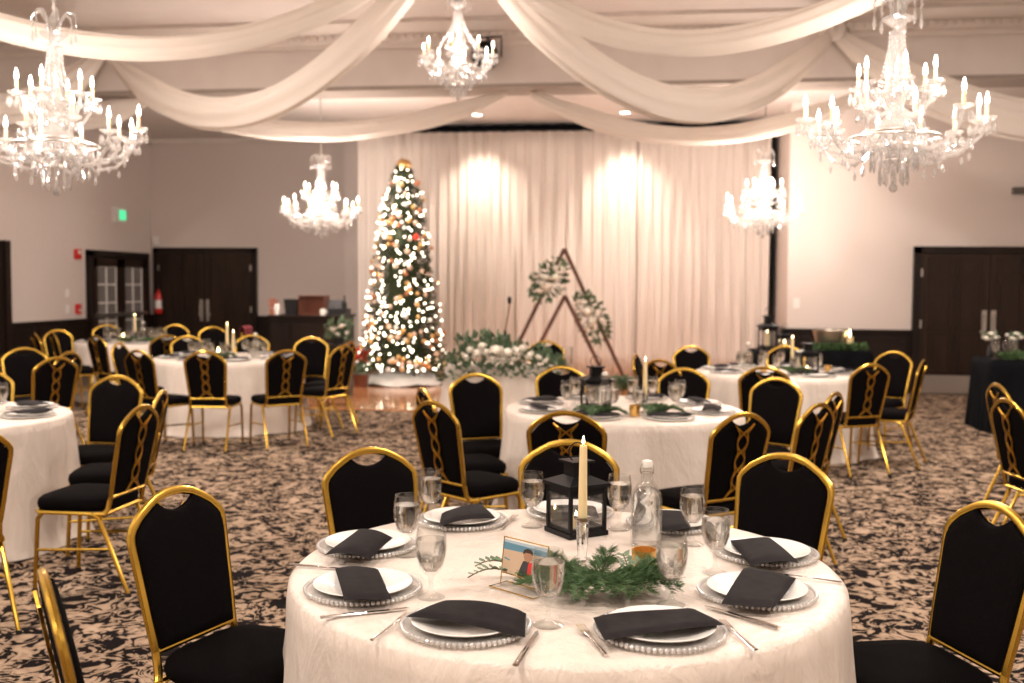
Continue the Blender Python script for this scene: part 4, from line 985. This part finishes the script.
# ------------------------------------------------------------------ head table with flowers
def flower_mb(r, seed):
    rnd = random.Random(seed); m = MB(); m.ball((0, 0, 0), r * .38, 10, 7)
    for ring, (n, rr, tilt) in enumerate(((4, .55, .35), (6, .8, .75), (8, 1.0, 1.15))):
        for k in range(n):
            a = 2 * pi * k / n + ring * .4 + rnd.uniform(-.15, .15)
            R = Matrix.Rotation(a, 3, 'Z') @ Matrix.Rotation(tilt * rnd.uniform(.85, 1.1), 3, 'Y')
            def f(u, v):
                x = (u - .5) * rr * r * 1.0 * sin(pi * (.12 + .8 * v)) ; z = v * rr * r * 1.05 - r * .28
                return R @ Vector((r * .22 - .22 * r * (1 - (2 * u - 1) ** 2) * -1 + .15 * r * v * v, x, z))
            m.grid(f, 5, 5)
    return m
FL = [flower_mb(1, k) for k in range(3)]; FLM = [None] * 3
def flower(parent, p, r, k, m_=None):
    if FLM[k % 3] is None: o = FL[k % 3].build('flower', M_['petal'], parent, ang=70); FLM[k % 3] = o
    else: o = FLM[k % 3].copy(); COL.objects.link(o); o.parent = parent
    o.location = p; o.scale = (r, r, r); o.rotation_euler = (random.uniform(.3, 1.3), 0, random.uniform(-.6, .6) + random.choice((0, 0, 1.57, -1.57)) * .5); return o
def foliage(n, dist, seed, lsz=(.03, .06), stems=True):
    """dist(rnd)->(point, outward)"""
    rnd = random.Random(seed); m = MB()
    for _ in range(n):
        p, o = dist(rnd); l = rnd.uniform(*lsz); dr = (o + Vector((rnd.uniform(-.7, .7), rnd.uniform(-.7, .7), rnd.uniform(-.7, .7)))).normalized(); wv = dr.cross(Vector((rnd.random(), rnd.random(), 1))).normalized() * l * .3
        nb = dr.cross(wv).normalized() * l * .12
        m.add([p, p + dr * l * .35 + wv + nb, p + dr * l * .75 + wv * .8 + nb, p + dr * l, p + dr * l * .75 - wv * .8 + nb, p + dr * l * .35 - wv + nb], [(0, 1, 2, 3), (0, 3, 4, 5)])
    return m
hc = at(503, 10.75, 0); hz = YAW
ht = empty('head_table', hc, hz, label='small straight head table under its ivory cloth, covered with flowers', cat='table')
TW, TD = 1.18, .62
MB().box((0, 0, TH - .03), (TW * .93, TD * .93, .03)).build('tabletop', M_['brownbox'], ht)
for a in (-1, 1):
    for b in (-1, 1): MB().tube([(a * .5, b * .24, 0), (a * .5, b * .24, TH - .035)], .014, 8).build('leg', M_['steel'], ht)
def rect_cloth(TW, TD, h, seed, amp=.03, flare=.05, k1=17, e=.5):
    rnd = random.Random(seed); ph = [rnd.uniform(0, 6.28) for _ in range(5)]; nu = 260; nz = 14
    def rim(a, off):
        q = 16; c_, s_ = cos(a), sin(a); rr = (abs(c_) ** q + abs(s_) ** q) ** (-1 / q); return ((TW / 2 + off) * rr * c_, (TD / 2 + off) * rr * s_)
    P = []
    for f_ in (.02, .5, .9, .985, 1.0):
        for k in range(nu): x, y = rim(2 * pi * k / nu, 0); P.append((x * f_, y * f_, h - (.012 if f_ == 1 else 0)))
    for j in range(1, nz + 1):
        t = j / nz
        for k in range(nu):
            a = 2 * pi * k / nu; f_ = .6 * sin(k1 * a + ph[0] + t) + .35 * sin(29 * a + ph[1]) + .3 * sin(7 * a + ph[2])
            x, y = rim(a, .008 + flare * t + amp * t * f_); P.append((x, y, h - .012 - (h - .018) * t))
    n = 5 + nz; fs = [(i * nu + (k + 1) % nu, (i + 1) * nu + (k + 1) % nu, (i + 1) * nu + k, i * nu + k) for i in range(n - 1) for k in range(nu)] + [tuple(range(nu))]
    return MB().add(P, fs)
tag(rect_cloth(TW, TD, TH, 3, .035, .09).build('tablecloth', M_['linen'], None, loc=hc, rz=hz, ang=60), 'floor-length ivory cloth on the flower covered head table', 'tablecloth')
ga = empty('flower_garland', (hc.x, hc.y, TH + .002), hz, label='eucalyptus garland with cream roses along the head table', cat='flower arrangement')
def gd(r):
    u = r.uniform(-.68, .66); t = abs(u) / .68; hh = .22 * (1 - t ** 2) + .02; z = r.uniform(-.02, hh); y = -.26 + r.uniform(-.12, .16)
    if abs(u) > .58: z = r.uniform(-.18, .05)
    elif r.random() < .35: y = -.38 - r.random() * .04; z = r.uniform(-.14, .04)
    if z < 0: y = min(y, -.395)
    return Vector((u, y, z + .02)), Vector((u * .6, -.5, .4))
foliage(620, gd, 4, (.04, .085)).build('foliage', M_['leaf'], ga)
def gt(r): u = r.uniform(-.45, .05); return Vector((u, -.2 + r.uniform(-.05, .1), r.uniform(.12, .34) * (1 - abs(u + .2)))), Vector((0, 0, 1))
foliage(120, gt, 9, (.05, .12)).build('foliage', M_['leaf'], ga)
random.seed(11)
for k, (px, py, r) in enumerate([(477, 352, .06), (486, 351, .05), (496, 349, .075), (507, 351, .07), (517, 350, .055), (529, 354, .05), (503, 358, .05), (492, 358, .05), (513, 358, .045), (466, 356, .045), (538, 356, .035), (522, 347, .04), (482, 345, .045), (470, 349, .035), (545, 359, .03)]):
    u = (px - 503) / 1030 * 10.45; v = (284 - py) / 1030 * 10.45 + H - TH; flower(ga, (u, -.44, max(v, .03)), r * 1.25, k)
# clear acrylic box at the right end
q = at(569, 10.75, 0)
ab = empty('glass_vase', (q.x - .03, q.y, TH + .002), .2, label='clear square glass vase at the right end of the head table', cat='vase')
m = MB(); 
for k in range(4): Rm = Matrix.Rotation(k * pi / 2, 3, 'Z'); m.box(Rm @ Vector((0, .05, .09)), (.1, .004, .18), Rm)
m.box((0, 0, .003), (.1, .1, .006)); m.build('vase_walls', M_['glass'], ab)
# microphone on stand behind the head table
q = at(507, 12.0, 0); ms = empty('microphone_stand', q, YAW, label='thin gooseneck microphone stand behind the head table', cat='microphone stand')
MB().lathe([(0, 0), (.13, 0), (.13, .012), (.02, .03), (0, .03)], 24).build('base', M_['blackmetal'], ms)
MB().tube([(-.03, 0, .02), (-.03, 0, .95)], .010, 8).build('pole', M_['blackmetal'], ms)
MB().tube([(-.03, 0, .95), (-.025, 0, 1.08), (-.005, 0, 1.2), (.015, 0, 1.32), (.02, 0, 1.38)], .0075, 8).build('gooseneck', M_['archwood'], ms)
MB().lathe([(0, 0), (.016, .0), (.022, .03), (.024, .06), (.016, .08), (0, .085)], 12, (.02, 0, 1.37)).build('microphone', M_['blackmetal'], ms)
MB().lathe([(0, 0), (.016, 0), (.016, .08), (0, .08)], 10, (-.028, 0, .98)).build('clutch', M_['blackmetal'], ms)

# ------------------------------------------------------------------ wooden triangle arch
def bar(m, a, b, w_=.06, d_=.045): m.tube([a, b], w_ * .7071, 4, sq=1, upv=(0, 1, 0))
ac = at(563, 16.2, 0); ac.z = .016
def triangle(cx, y, hw, h, lab, cat='wedding arch', name='triangle_arch'):
    r = empty(name, (cx, y, .016), YAW, label=lab, cat=cat)
    for s in (-1, 1):
        m = MB(); m.tube([(s * hw, 0, .03), (0, 0, h)], .042, 4, upv=(0, 1, 0)); m.build('side_beam', M_['archwood'], r)
    MB().tube([(-hw, 0, .035), (hw, 0, .035)], .035, 4, upv=(0, 1, 0)).build('base_beam', M_['archwood'], r)
    for s in (-1, 1): MB().tube([(s * hw * .9, -.25, .03), (s * hw * .9, .25, .03)], .035, 4).build('foot', M_['archwood'], r)
    return r
triangle(ac.x, ac.y, 1.0, 2.14, 'taller outer wooden triangle arch with two flower clusters')
a2 = at(564, 15.75, 0); triangle(a2.x, a2.y, .70, 1.41, 'smaller inner wooden triangle arch in front of the taller one')
def cluster(px, py, z, wx, wz, lab, seed, fl):
    h = H + (284 + (px - 512) * ROLL - py) * z / F; p = at(px, z, h)
    r = empty('flower_cluster', p, YAW, label=lab, cat='flower arrangement')
    def dd(rn):
        a, b = rn.uniform(0, 2 * pi), rn.random() ** .6; x, zz = wx * b * cos(a), wz * b * sin(a); x += zz * (.35 if seed == 1 else -.30)
        return Vector((x, -.05 - .10 * rn.random() * (1 - b), zz)), Vector((cos(a), -.5, sin(a)))
    foliage(270, dd, seed, (.05, .11)).build('foliage', M_['leaf'], r)
    for k, (fx, fy, fr) in enumerate(fl): flower(r, ((fx - px) / F * z, -.24, (py - fy) / F * z), fr * 1.25, k)
cluster(549, 280, 16.0, .26, .32, 'cream rose and eucalyptus cluster on the upper left of the arch', 1, [(547, 286, .10), (555, 277, .09), (545, 277, .07), (555, 268, .05), (540, 291, .05), (542, 283, .05), (562, 272, .05)])
cluster(591, 318, 16.0, .24, .42, 'cream rose and eucalyptus cluster on the right side of the arch', 2, [(586, 311, .10), (591, 321, .10), (596, 314, .05), (583, 302, .05), (584, 326, .05), (601, 319, .05), (594, 327, .05), (581, 310, .04)])
q = at(616, 15.6, 0)
gg = empty('floor_greenery', (q.x, q.y, .018), YAW, label='green leaf garland lying at the right foot of the arch', cat='greenery')
foliage(500, lambda r: (Vector((r.uniform(-.35, .4), r.uniform(-.2, .15), r.uniform(.0, .14))), Vector((0, -.4, .8))), 5, (.05, .11)).build('foliage', M_['leaf'], gg)

# ------------------------------------------------------------------ Christmas tree
tc = at(403, 16.3, 0); tc.z = .018; TB, TT = .22, 3.44
tr = empty('christmas_tree', tc, 0, label='tall slim lit Christmas tree with gold topper beside the curtain', cat='Christmas tree')
def trad(h): return 1.05 * (.69 - (h - .22) * .139) * (1 if h < 2.7 else sqrt(max(.004, 1 - ((h - 2.7) / .82) ** 2)))
MB().tube([(0, 0, 0), (0, 0, TT - .1)], [.05, .01], 8).build('trunk', M_['bark'], tr)
st = MB()
for k in range(4): a = k * pi / 2 + .4; st.tube([(0, 0, .12), (.28 * cos(a), .28 * sin(a), .02)], .018, 6)
st.build('stand', M_['blackmetal'], tr)
rnd = random.Random(3); m = MB(); 
for i in range(2500):
    h = TB + (TT - TB) * (1 - sqrt(rnd.random())) ** 1.0 if rnd.random() < .75 else rnd.uniform(TB, TT); a = rnd.uniform(0, 2 * pi); R = trad(h)
    r0 = R * rnd.uniform(.35, .75); r1 = R * rnd.uniform(.86, 1.03); p0 = Vector((r0 * cos(a), r0 * sin(a), h + .03)); p1 = Vector((r1 * cos(a + rnd.uniform(-.15, .15)), r1 * sin(a), h - rnd.uniform(.0, .10)))
    tn = p1 - p0
    for k in range(15):
        t = rnd.uniform(.0, 1); b = p0.lerp(p1, t); e = b + (tn.normalized() * .6 + Vector((rnd.uniform(-1, 1), rnd.uniform(-1, 1), rnd.uniform(-1, 1)))).normalized() * rnd.uniform(.035, .06)
        s = (e - b).cross(Vector((rnd.random(), rnd.random(), 1))).normalized() * .008; m.add([b - s, e, b + s], [(0, 1, 2)])
for i in range(3):
    pass
tag(m.build('fir_branches', M_['treegreen'], tr), kind='stuff')
# solid core added so no light shines straight through
m = MB(); m.lathe([(0, TB + .05)] + [(trad(h) * .42, h) for h in [TB + .06 + k * (TT - TB - .12) / 10 for k in range(11)]] + [(0, TT - .05)], 20, rf=lambda a, t: 1 + .1 * sin(7 * a + 30 * t)); m.build('solid_core', M_['treegreen'], tr)
# topper: gold ribbon bow
m = MB()
for k in range(22):
    a = 2.4 * k; e = 1.35 * (1 - k / 22) ; dv = Vector((cos(a) * sin(e), sin(a) * sin(e), cos(e))); wv = dv.cross(Vector((.3, .2, 1))).normalized() * .035; nv_ = dv.cross(wv).normalized()
    m.grid(lambda u, v: dv * (.16 * sin(pi * u * .5 + .0) if u < .5 else .16 * sin(pi * .25) + .05 * (u - .5)) * 1.1 + nv_ * .05 * sin(2 * pi * u) + wv * (v - .5) * 2, 10, 2)
m.build('gold_topper', M_['orngold'], tr, loc=(0, 0, TT - .06))
# string lights
lb0 = MB().ball((0, 0, 0), .0138, 8, 6).build('string_light', M_['tlight'], tr); rest = MB(); cnt = 0
def ts(rn, k=1.0):
    while True:
        h = rn.uniform(TB + .02, TT - .08)
        if rn.random() < .25 + .75 * (1 - (h - TB) / (TT - TB)): break
    a = math.asin(rn.uniform(-.98, .98)) - pi / 2 if rn.random() < .72 else rn.uniform(0, pi); R = trad(h) * k; return Vector((R * cos(a), R * sin(a), h)), a
pts = []
while len(pts) < 470: 
    p, a = ts(rnd, rnd.uniform(.98, 1.06)); pts.append(p)
front = [p for p in pts if p.y < 0 ]; back = [p for p in pts if p.y >= 0]
for i, p in enumerate(front):
    if i < 96:
        if i == 0: o = lb0
        else: o = lb0.copy(); COL.objects.link(o); o.parent = tr
        o.location = p
    else: rest.ball(p, .0145, 6, 4)
for p in back[::2]: rest.ball(p, .0145, 6, 4)
tag(rest.build('string_lights', M_['tlight'], tr, ang=180), kind='stuff')
# baubles hang on the tree
bb = {}
def bauble(kind, p, r, lab, grp):
    if kind not in bb:
        o = empty('bauble', (0, 0, 0), label='x', cat='ornament'); MB().ball((0, 0, 0), 1, 14, 10).build('ball', M_[kind], o, ang=180); MB().lathe([(0, .96), (.18, .96), (.18, 1.14), (0, 1.14)], 8).build('cap', M_['orngold'], o); bb[kind] = o; r_ = o
    else: r_ = copy_tree(bb[kind])
    r_.location = p; r_.scale = (r, r, r); r_['label'] = lab
    if grp: r_['group'] = grp
    elif 'group' in r_: del r_['group']
rnd = random.Random(21); kinds = [('ornrose', 'champagne bauble hanging on the Christmas tree', 'champagne baubles on the tree'), ('orngold', 'gold bauble hanging on the Christmas tree', 'gold baubles on the tree'), ('orncopper', 'copper bauble hanging on the Christmas tree', 'copper baubles on the tree'), ('china', 'white bauble hanging on the Christmas tree', 'white baubles on the tree')]
for i in range(150):
    p, a = ts(rnd, 1.02)
    if p.y > .15: p.y = -p.y
    k, lb, g = kinds[rnd.choice((0, 0, 1, 1, 2, 3))]; bauble(k, tc + p * 1.0, rnd.uniform(.028, .045), lb, g)
q = at(416, 15.95, H + (284 - 238) * 15.95 / F); bauble('ornred', q, .052, 'single bright red bauble on the upper right of the tree', None)
sk = MB(); sk.grid(lambda u, v: Vector(((.06 + .62 * v) * cos(2 * pi * u) * (1 + .05 * v * sin(9 * 2 * pi * u)), (.06 + .62 * v) * sin(2 * pi * u) * (1 + .05 * v * sin(7 * 2 * pi * u)), .17 * (1 - v ** 3) + .015 * sin(20 * v + 12 * pi * u) * v + .004 - (.0 if v < 1 else .0))), 72, 10, True)
tag(sk.build('tree_skirt', M_['snow'], None, loc=(tc.x, tc.y, .035), ang=80), 'fluffy white skirt round the foot of the Christmas tree', 'tree skirt')
q = at(361, 15.6, 0); pt = empty('poinsettia', (q.x, q.y, .018), label='small potted red poinsettia left of the Christmas tree', cat='potted plant')
MB().lathe([(0, 0), (.10, 0), (.13, .2), (.12, .2), (0, .18)], 20).build('pot', M_['brownbox'], pt)
foliage(90, lambda r: (Vector((r.uniform(-.12, .12), r.uniform(-.12, .12), r.uniform(.2, .5))), Vector((0, 0, .5))), 6, (.07, .12)).build('leaves', M_['leaf'], pt)
foliage(60, lambda r: (Vector((r.uniform(-.12, .12), r.uniform(-.14, .1), r.uniform(.4, .55))), Vector((0, -.3, .5))), 7, (.06, .10)).build('red_bracts', M_['red'], pt)

# ------------------------------------------------------------------ bar and what stands on it
q0, q1 = at(256, 15.2, 0), at(322, 14.95, 0); bx = (q0.x + q1.x) / 2; bw = q1.x - q0.x
br = empty('bar_counter', (bx, 15.35, 0), label='dark portable bar counter with a grey side by the rear wall', cat='bar counter')
BH = 1.06
MB().box((0, .30, BH / 2), (bw, .9, BH)).build('body', M_['darkwood'], br)
MB().box((0, .28, BH + .02), (bw + .06, 1.0, .04)).build('counter_top', M_['darkwood'], br)
MB().box((bw / 2 + .005, .30, BH / 2), (.01, .88, BH - .02)).build('side_panel', M_['grey'], br)
m = MB()
for s in (-1, 0, 1): m.box((s * bw / 3, -.16, BH / 2), (bw / 3 - .08, .02, BH - .2))
m.build('front_panels', M_['darkwood'], br)
def bpt(px, dy=0): q = at(px, 15.5, 0); return Vector((q.x, 15.5 + dy, BH + .04))
q = bpt(303); cr_ = empty('wooden_crate', q, label='open mahogany wooden box standing on the bar', cat='box')
m = MB(); m.box((0, .13, .15), (.40, .015, .30)); m.box((-.2, 0, .14), (.015, .27, .28)); m.box((.2, 0, .14), (.015, .27, .28)); m.box((0, 0, .01), (.40, .27, .02)); m.box((0, 0, .29), (.42, .29, .02)); m.build('case', M_['brownbox'], cr_)
m = MB()
for k in range(9): m.box((-.17 + k * .0425, -.115, .13), (.02, .02, .24))
m.build('front_slats', M_['brownbox'], cr_)
q = bpt(280); o = empty('plastic_bin', q, label='black bin on the bar left of the wooden box', cat='bin'); MB().lathe([(0, 0), (.13, 0), (.155, .22), (.16, .24), (.145, .24), (.12, .02), (0, .02)], 4).build('tub', M_['screenblack'], o, rz=pi / 4)
q = bpt(327); o = empty('cash_register', q, label='black till on the right end of the bar', cat='till')
MB().box((0, 0, .05), (.36, .32, .10)).build('drawer', M_['screenblack'], o); MB().box((-.03, .03, .16), (.22, .02, .16), Matrix.Rotation(-.4, 3, 'X')).build('screen', M_['screenblack'], o); MB().tube([(0, .05, .09), (0, .05, .17)], .02, 8).build('neck', M_['screenblack'], o)
for px, lb, mm, h in ((333, 'dark bottle beside the till on the bar', 'screenblack', .30), (316, 'cream mug on the bar in front of the till', 'china', .10), (267, 'small white vase on the left end of the bar', 'china', .17)):
    q = bpt(px, -.18 if px != 333 else .12); o = empty('bottle' if h > .2 else ('vase' if px == 267 else 'mug'), q, label=lb, cat='bottle' if h > .2 else ('vase' if px == 267 else 'mug'))
    MB().lathe([(0, 0), (.035, 0), (.037, h * .6), (.014, h * .78), (.014, h), (0, h)] if h > .2 else [(0, 0), (.04, 0), (.05, h * .6), (.035, h), (.03, h), (.04, h * .5), (0, .01)], 16).build('body', M_[mm], o)
    if 'mug' in lb: MB().tube([(.045, 0, .02), (.075, 0, .04), (.07, 0, .07), (.04, 0, .08)], .006, 6).build('handle', M_[mm], o)
q = bpt(262, -.12); o = empty('flower_pot', q, label='small pot of coral flowers on the left end of the bar', cat='potted plant'); MB().lathe([(0, 0), (.05, 0), (.06, .09), (0, .09)], 14).build('pot', M_['orange'], o)
foliage(70, lambda r: (Vector((r.uniform(-.07, .07), r.uniform(-.07, .07), r.uniform(.09, .22))), Vector((0, 0, 1))), 12, (.03, .05)).build('foliage', M_['orange'], o)
# burgundy cloth on the chair by the bar
q = [o_ for o_, l in PLACED if 'burgundy' in l][0]
chb = [o for o in D.objects if o.get('label') == 'chair with burgundy cloth beside the bar'][0]
m = MB(); m.grid(lambda u, v: Vector(((u - .5) * .36, -.27 - .10 * abs(1 - 2 * v) * 0 + (.035 if v > .5 else -.035) * (1 if abs(v - .5) > .02 else 0) + .008 * sin(20 * u), .975 - abs(v - .5) * .9)), 16, 24)
o = m.build('folded_cloth', M_['burgundy'], None); o.location = chb.location; o.rotation_euler = chb.rotation_euler; tag(o, 'burgundy cloth hanging over a chair back beside the bar', 'cloth')
so = o.modifiers.new('thick', 'SOLIDIFY'); so.thickness = .006
# flower stand right of the bar
q = at(339, 14.4, 0); fs = empty('plant_stand', q, YAW, label='dark stand holding white flowers at the right end of the bar', cat='stand')
MB().box((0, 0, .36), (.34, .34, .72)).build('cabinet', M_['darkwood'], fs); MB().box((0, 0, .73), (.38, .38, .025)).build('top', M_['darkwood'], fs)
fa = empty('flower_arrangement', (q.x, q.y, .744), YAW, label='bunch of white roses and greens at the right end of the bar', cat='flower arrangement')
MB().lathe([(0, 0), (.07, 0), (.08, .09), (0, .09)], 16).build('vase', M_['screenblack'], fa)
foliage(160, lambda r: (Vector((r.uniform(-.18, .18), r.uniform(-.12, .1), r.uniform(.05, .32))), Vector((0, -.2, .6))), 8, (.05, .11)).build('foliage', M_['leaf'], fa)
for k, (x, z_, r_) in enumerate(((-.06, .22, .06), (.06, .26, .07), (.0, .15, .05), (.13, .17, .04))): flower(fa, (x, -.12, z_), r_, k)

# ------------------------------------------------------------------ gift table by the right wall corner
q = at(808, 13.5, 0)
gt_ = empty('gift_table', q, YAW, label='straight table under black cloth behind the rear right table', cat='table'); MB().box((0, 0, TH - .03), (1.4, .56, .03)).build('tabletop', M_['brownbox'], gt_)
for a in (-1, 1):
    for b in (-1, 1): MB().tube([(a * .68, b * .24, 0), (a * .68, b * .24, TH - .035)], .014, 8).build('leg', M_['steel'], gt_)
tag(rect_cloth(1.5, .6, TH, 5, .02, .03).build('tablecloth', M_['blackcloth'], None, loc=q, rz=YAW, ang=60), 'black cloth on the lantern table by the rear right wall', 'tablecloth')
def gtp(px, dy=0): p = at(px, 13.5 + dy, 0); return (p.x, p.y, TH + .0015)
o = lan(gtp(766), 'tall black lantern with lit candles on the black table by the curtain end', rz=.2, sc=(1.35, 1.35, 1.75)); pil((*gtp(766)[:2], TH + .035), 'lit candle inside the tall black lantern by the curtain end', sc=(1, 1, 3.2))
o = lan(gtp(783, -.1), 'shorter black lantern beside the tall one on the black table', rz=.3, sc=(1.15, 1.15, 1.1)); pil((*gtp(783, -.1)[:2], TH + .025), 'lit candle inside the shorter black lantern', sc=(1, 1, 1.2))
pil(gtp(848, -.1), 'white pillar candle glowing at the right end of the black table', sc=(1.6, 1.6, 3.0))
tq = gtp(829, .05); o = empty('metal_tub', tq, YAW, label='wide pewter tub on greenery at the rear black table', cat='tub')
MB().lathe([(0, .03), (.17, .03), (.19, .09), (.23, .24), (.235, .255), (.22, .255), (.18, .10), (.16, .05), (0, .05)], 32).build('bowl', M_['pewter'], o); MB().lathe([(0, 0), (.12, 0), (.12, .03), (0, .03)], 20).build('foot', M_['pewter'], o)
gg = empty('moss_runner', (tq[0], tq[1], TH + .002), YAW, label='strip of green moss along the rear black table', cat='greenery')
foliage(650, lambda r: (Vector((r.uniform(-.33, .4), r.uniform(-.28, -.2), r.uniform(.0, .07))), Vector((0, 0, .8))), 15, (.03, .06)).build('moss', M_['pine'], gg)

# ------------------------------------------------------------------ black buffet table at the right edge
q = Vector((4.65, 12.2, 0)); BZ = .80
bt = empty('buffet_table', q, label='buffet table under black cloth before the right dark doors', cat='table'); MB().box((0, 0, BZ - .03), (1.7, .70, .03)).build('tabletop', M_['brownbox'], bt)
for a in (-1, 1):
    for b in (-1, 1): MB().tube([(a * .82, b * .3, 0), (a * .82, b * .3, BZ - .035)], .014, 8).build('leg', M_['steel'], bt)
tag(rect_cloth(1.83, .75, BZ, 6, .025, .03, 23).build('tablecloth', M_['blackcloth'], None, loc=q, ang=60), 'long black cloth on the buffet table at the right edge', 'tablecloth')
gg = empty('leaf_runner', (q.x, q.y - .28, BZ + .002), label='green leaf runner along the front of the buffet table', cat='greenery')
foliage(700, lambda r: (Vector((r.uniform(-.8, .8), r.uniform(-.08, .06), r.uniform(.0, .06))), Vector((0, -.3, .8))), 16, (.03, .07)).build('foliage', M_['pine'], gg)
for r_ in range(2):
    for k in range(9):
        gob((q.x - .80 + k * .19 + .05 * r_, q.y - .12 + .16 * r_, BZ + .0015), 'glass goblet in the rows on the black buffet table', sc=1.2, group='goblets on the buffet table')
for k in range(7):
    o = Use(flower_mb(.055, k).build('white_flower', M_['petal'])) if False else None
vz = None
for k in range(6):
    p = (q.x - .74 + k * .27, q.y + .24, BZ + .0015)
    if vz is None:
        vz = empty('bud_vase', p, label='bud vase of white flowers at the back of the buffet table', cat='vase', group='bud vases on the buffet table')
        MB().lathe([(0, 0), (.03, 0), (.035, .08), (.015, .15), (.02, .17), (.012, .17), (0, .14)], 14).build('vase', M_['screenblack'], vz)
        for j, (x, z_) in enumerate(((-.05, .22), (.05, .23), (0, .27))): flower(vz, (x, -.02, z_), .05, j)
        foliage(30, lambda r: (Vector((r.uniform(-.06, .06), r.uniform(-.05, .05), r.uniform(.17, .26))), Vector((0, 0, 1))), 18, (.03, .06)).build('leaves', M_['leaf'], vz)
    else: dup(vz, p, .4 * k)
o = bot((q.x - .62, q.y + .06, BZ + .0015), 'clear bottle among the goblets on the buffet table'); 
print('objects', len(D.objects))
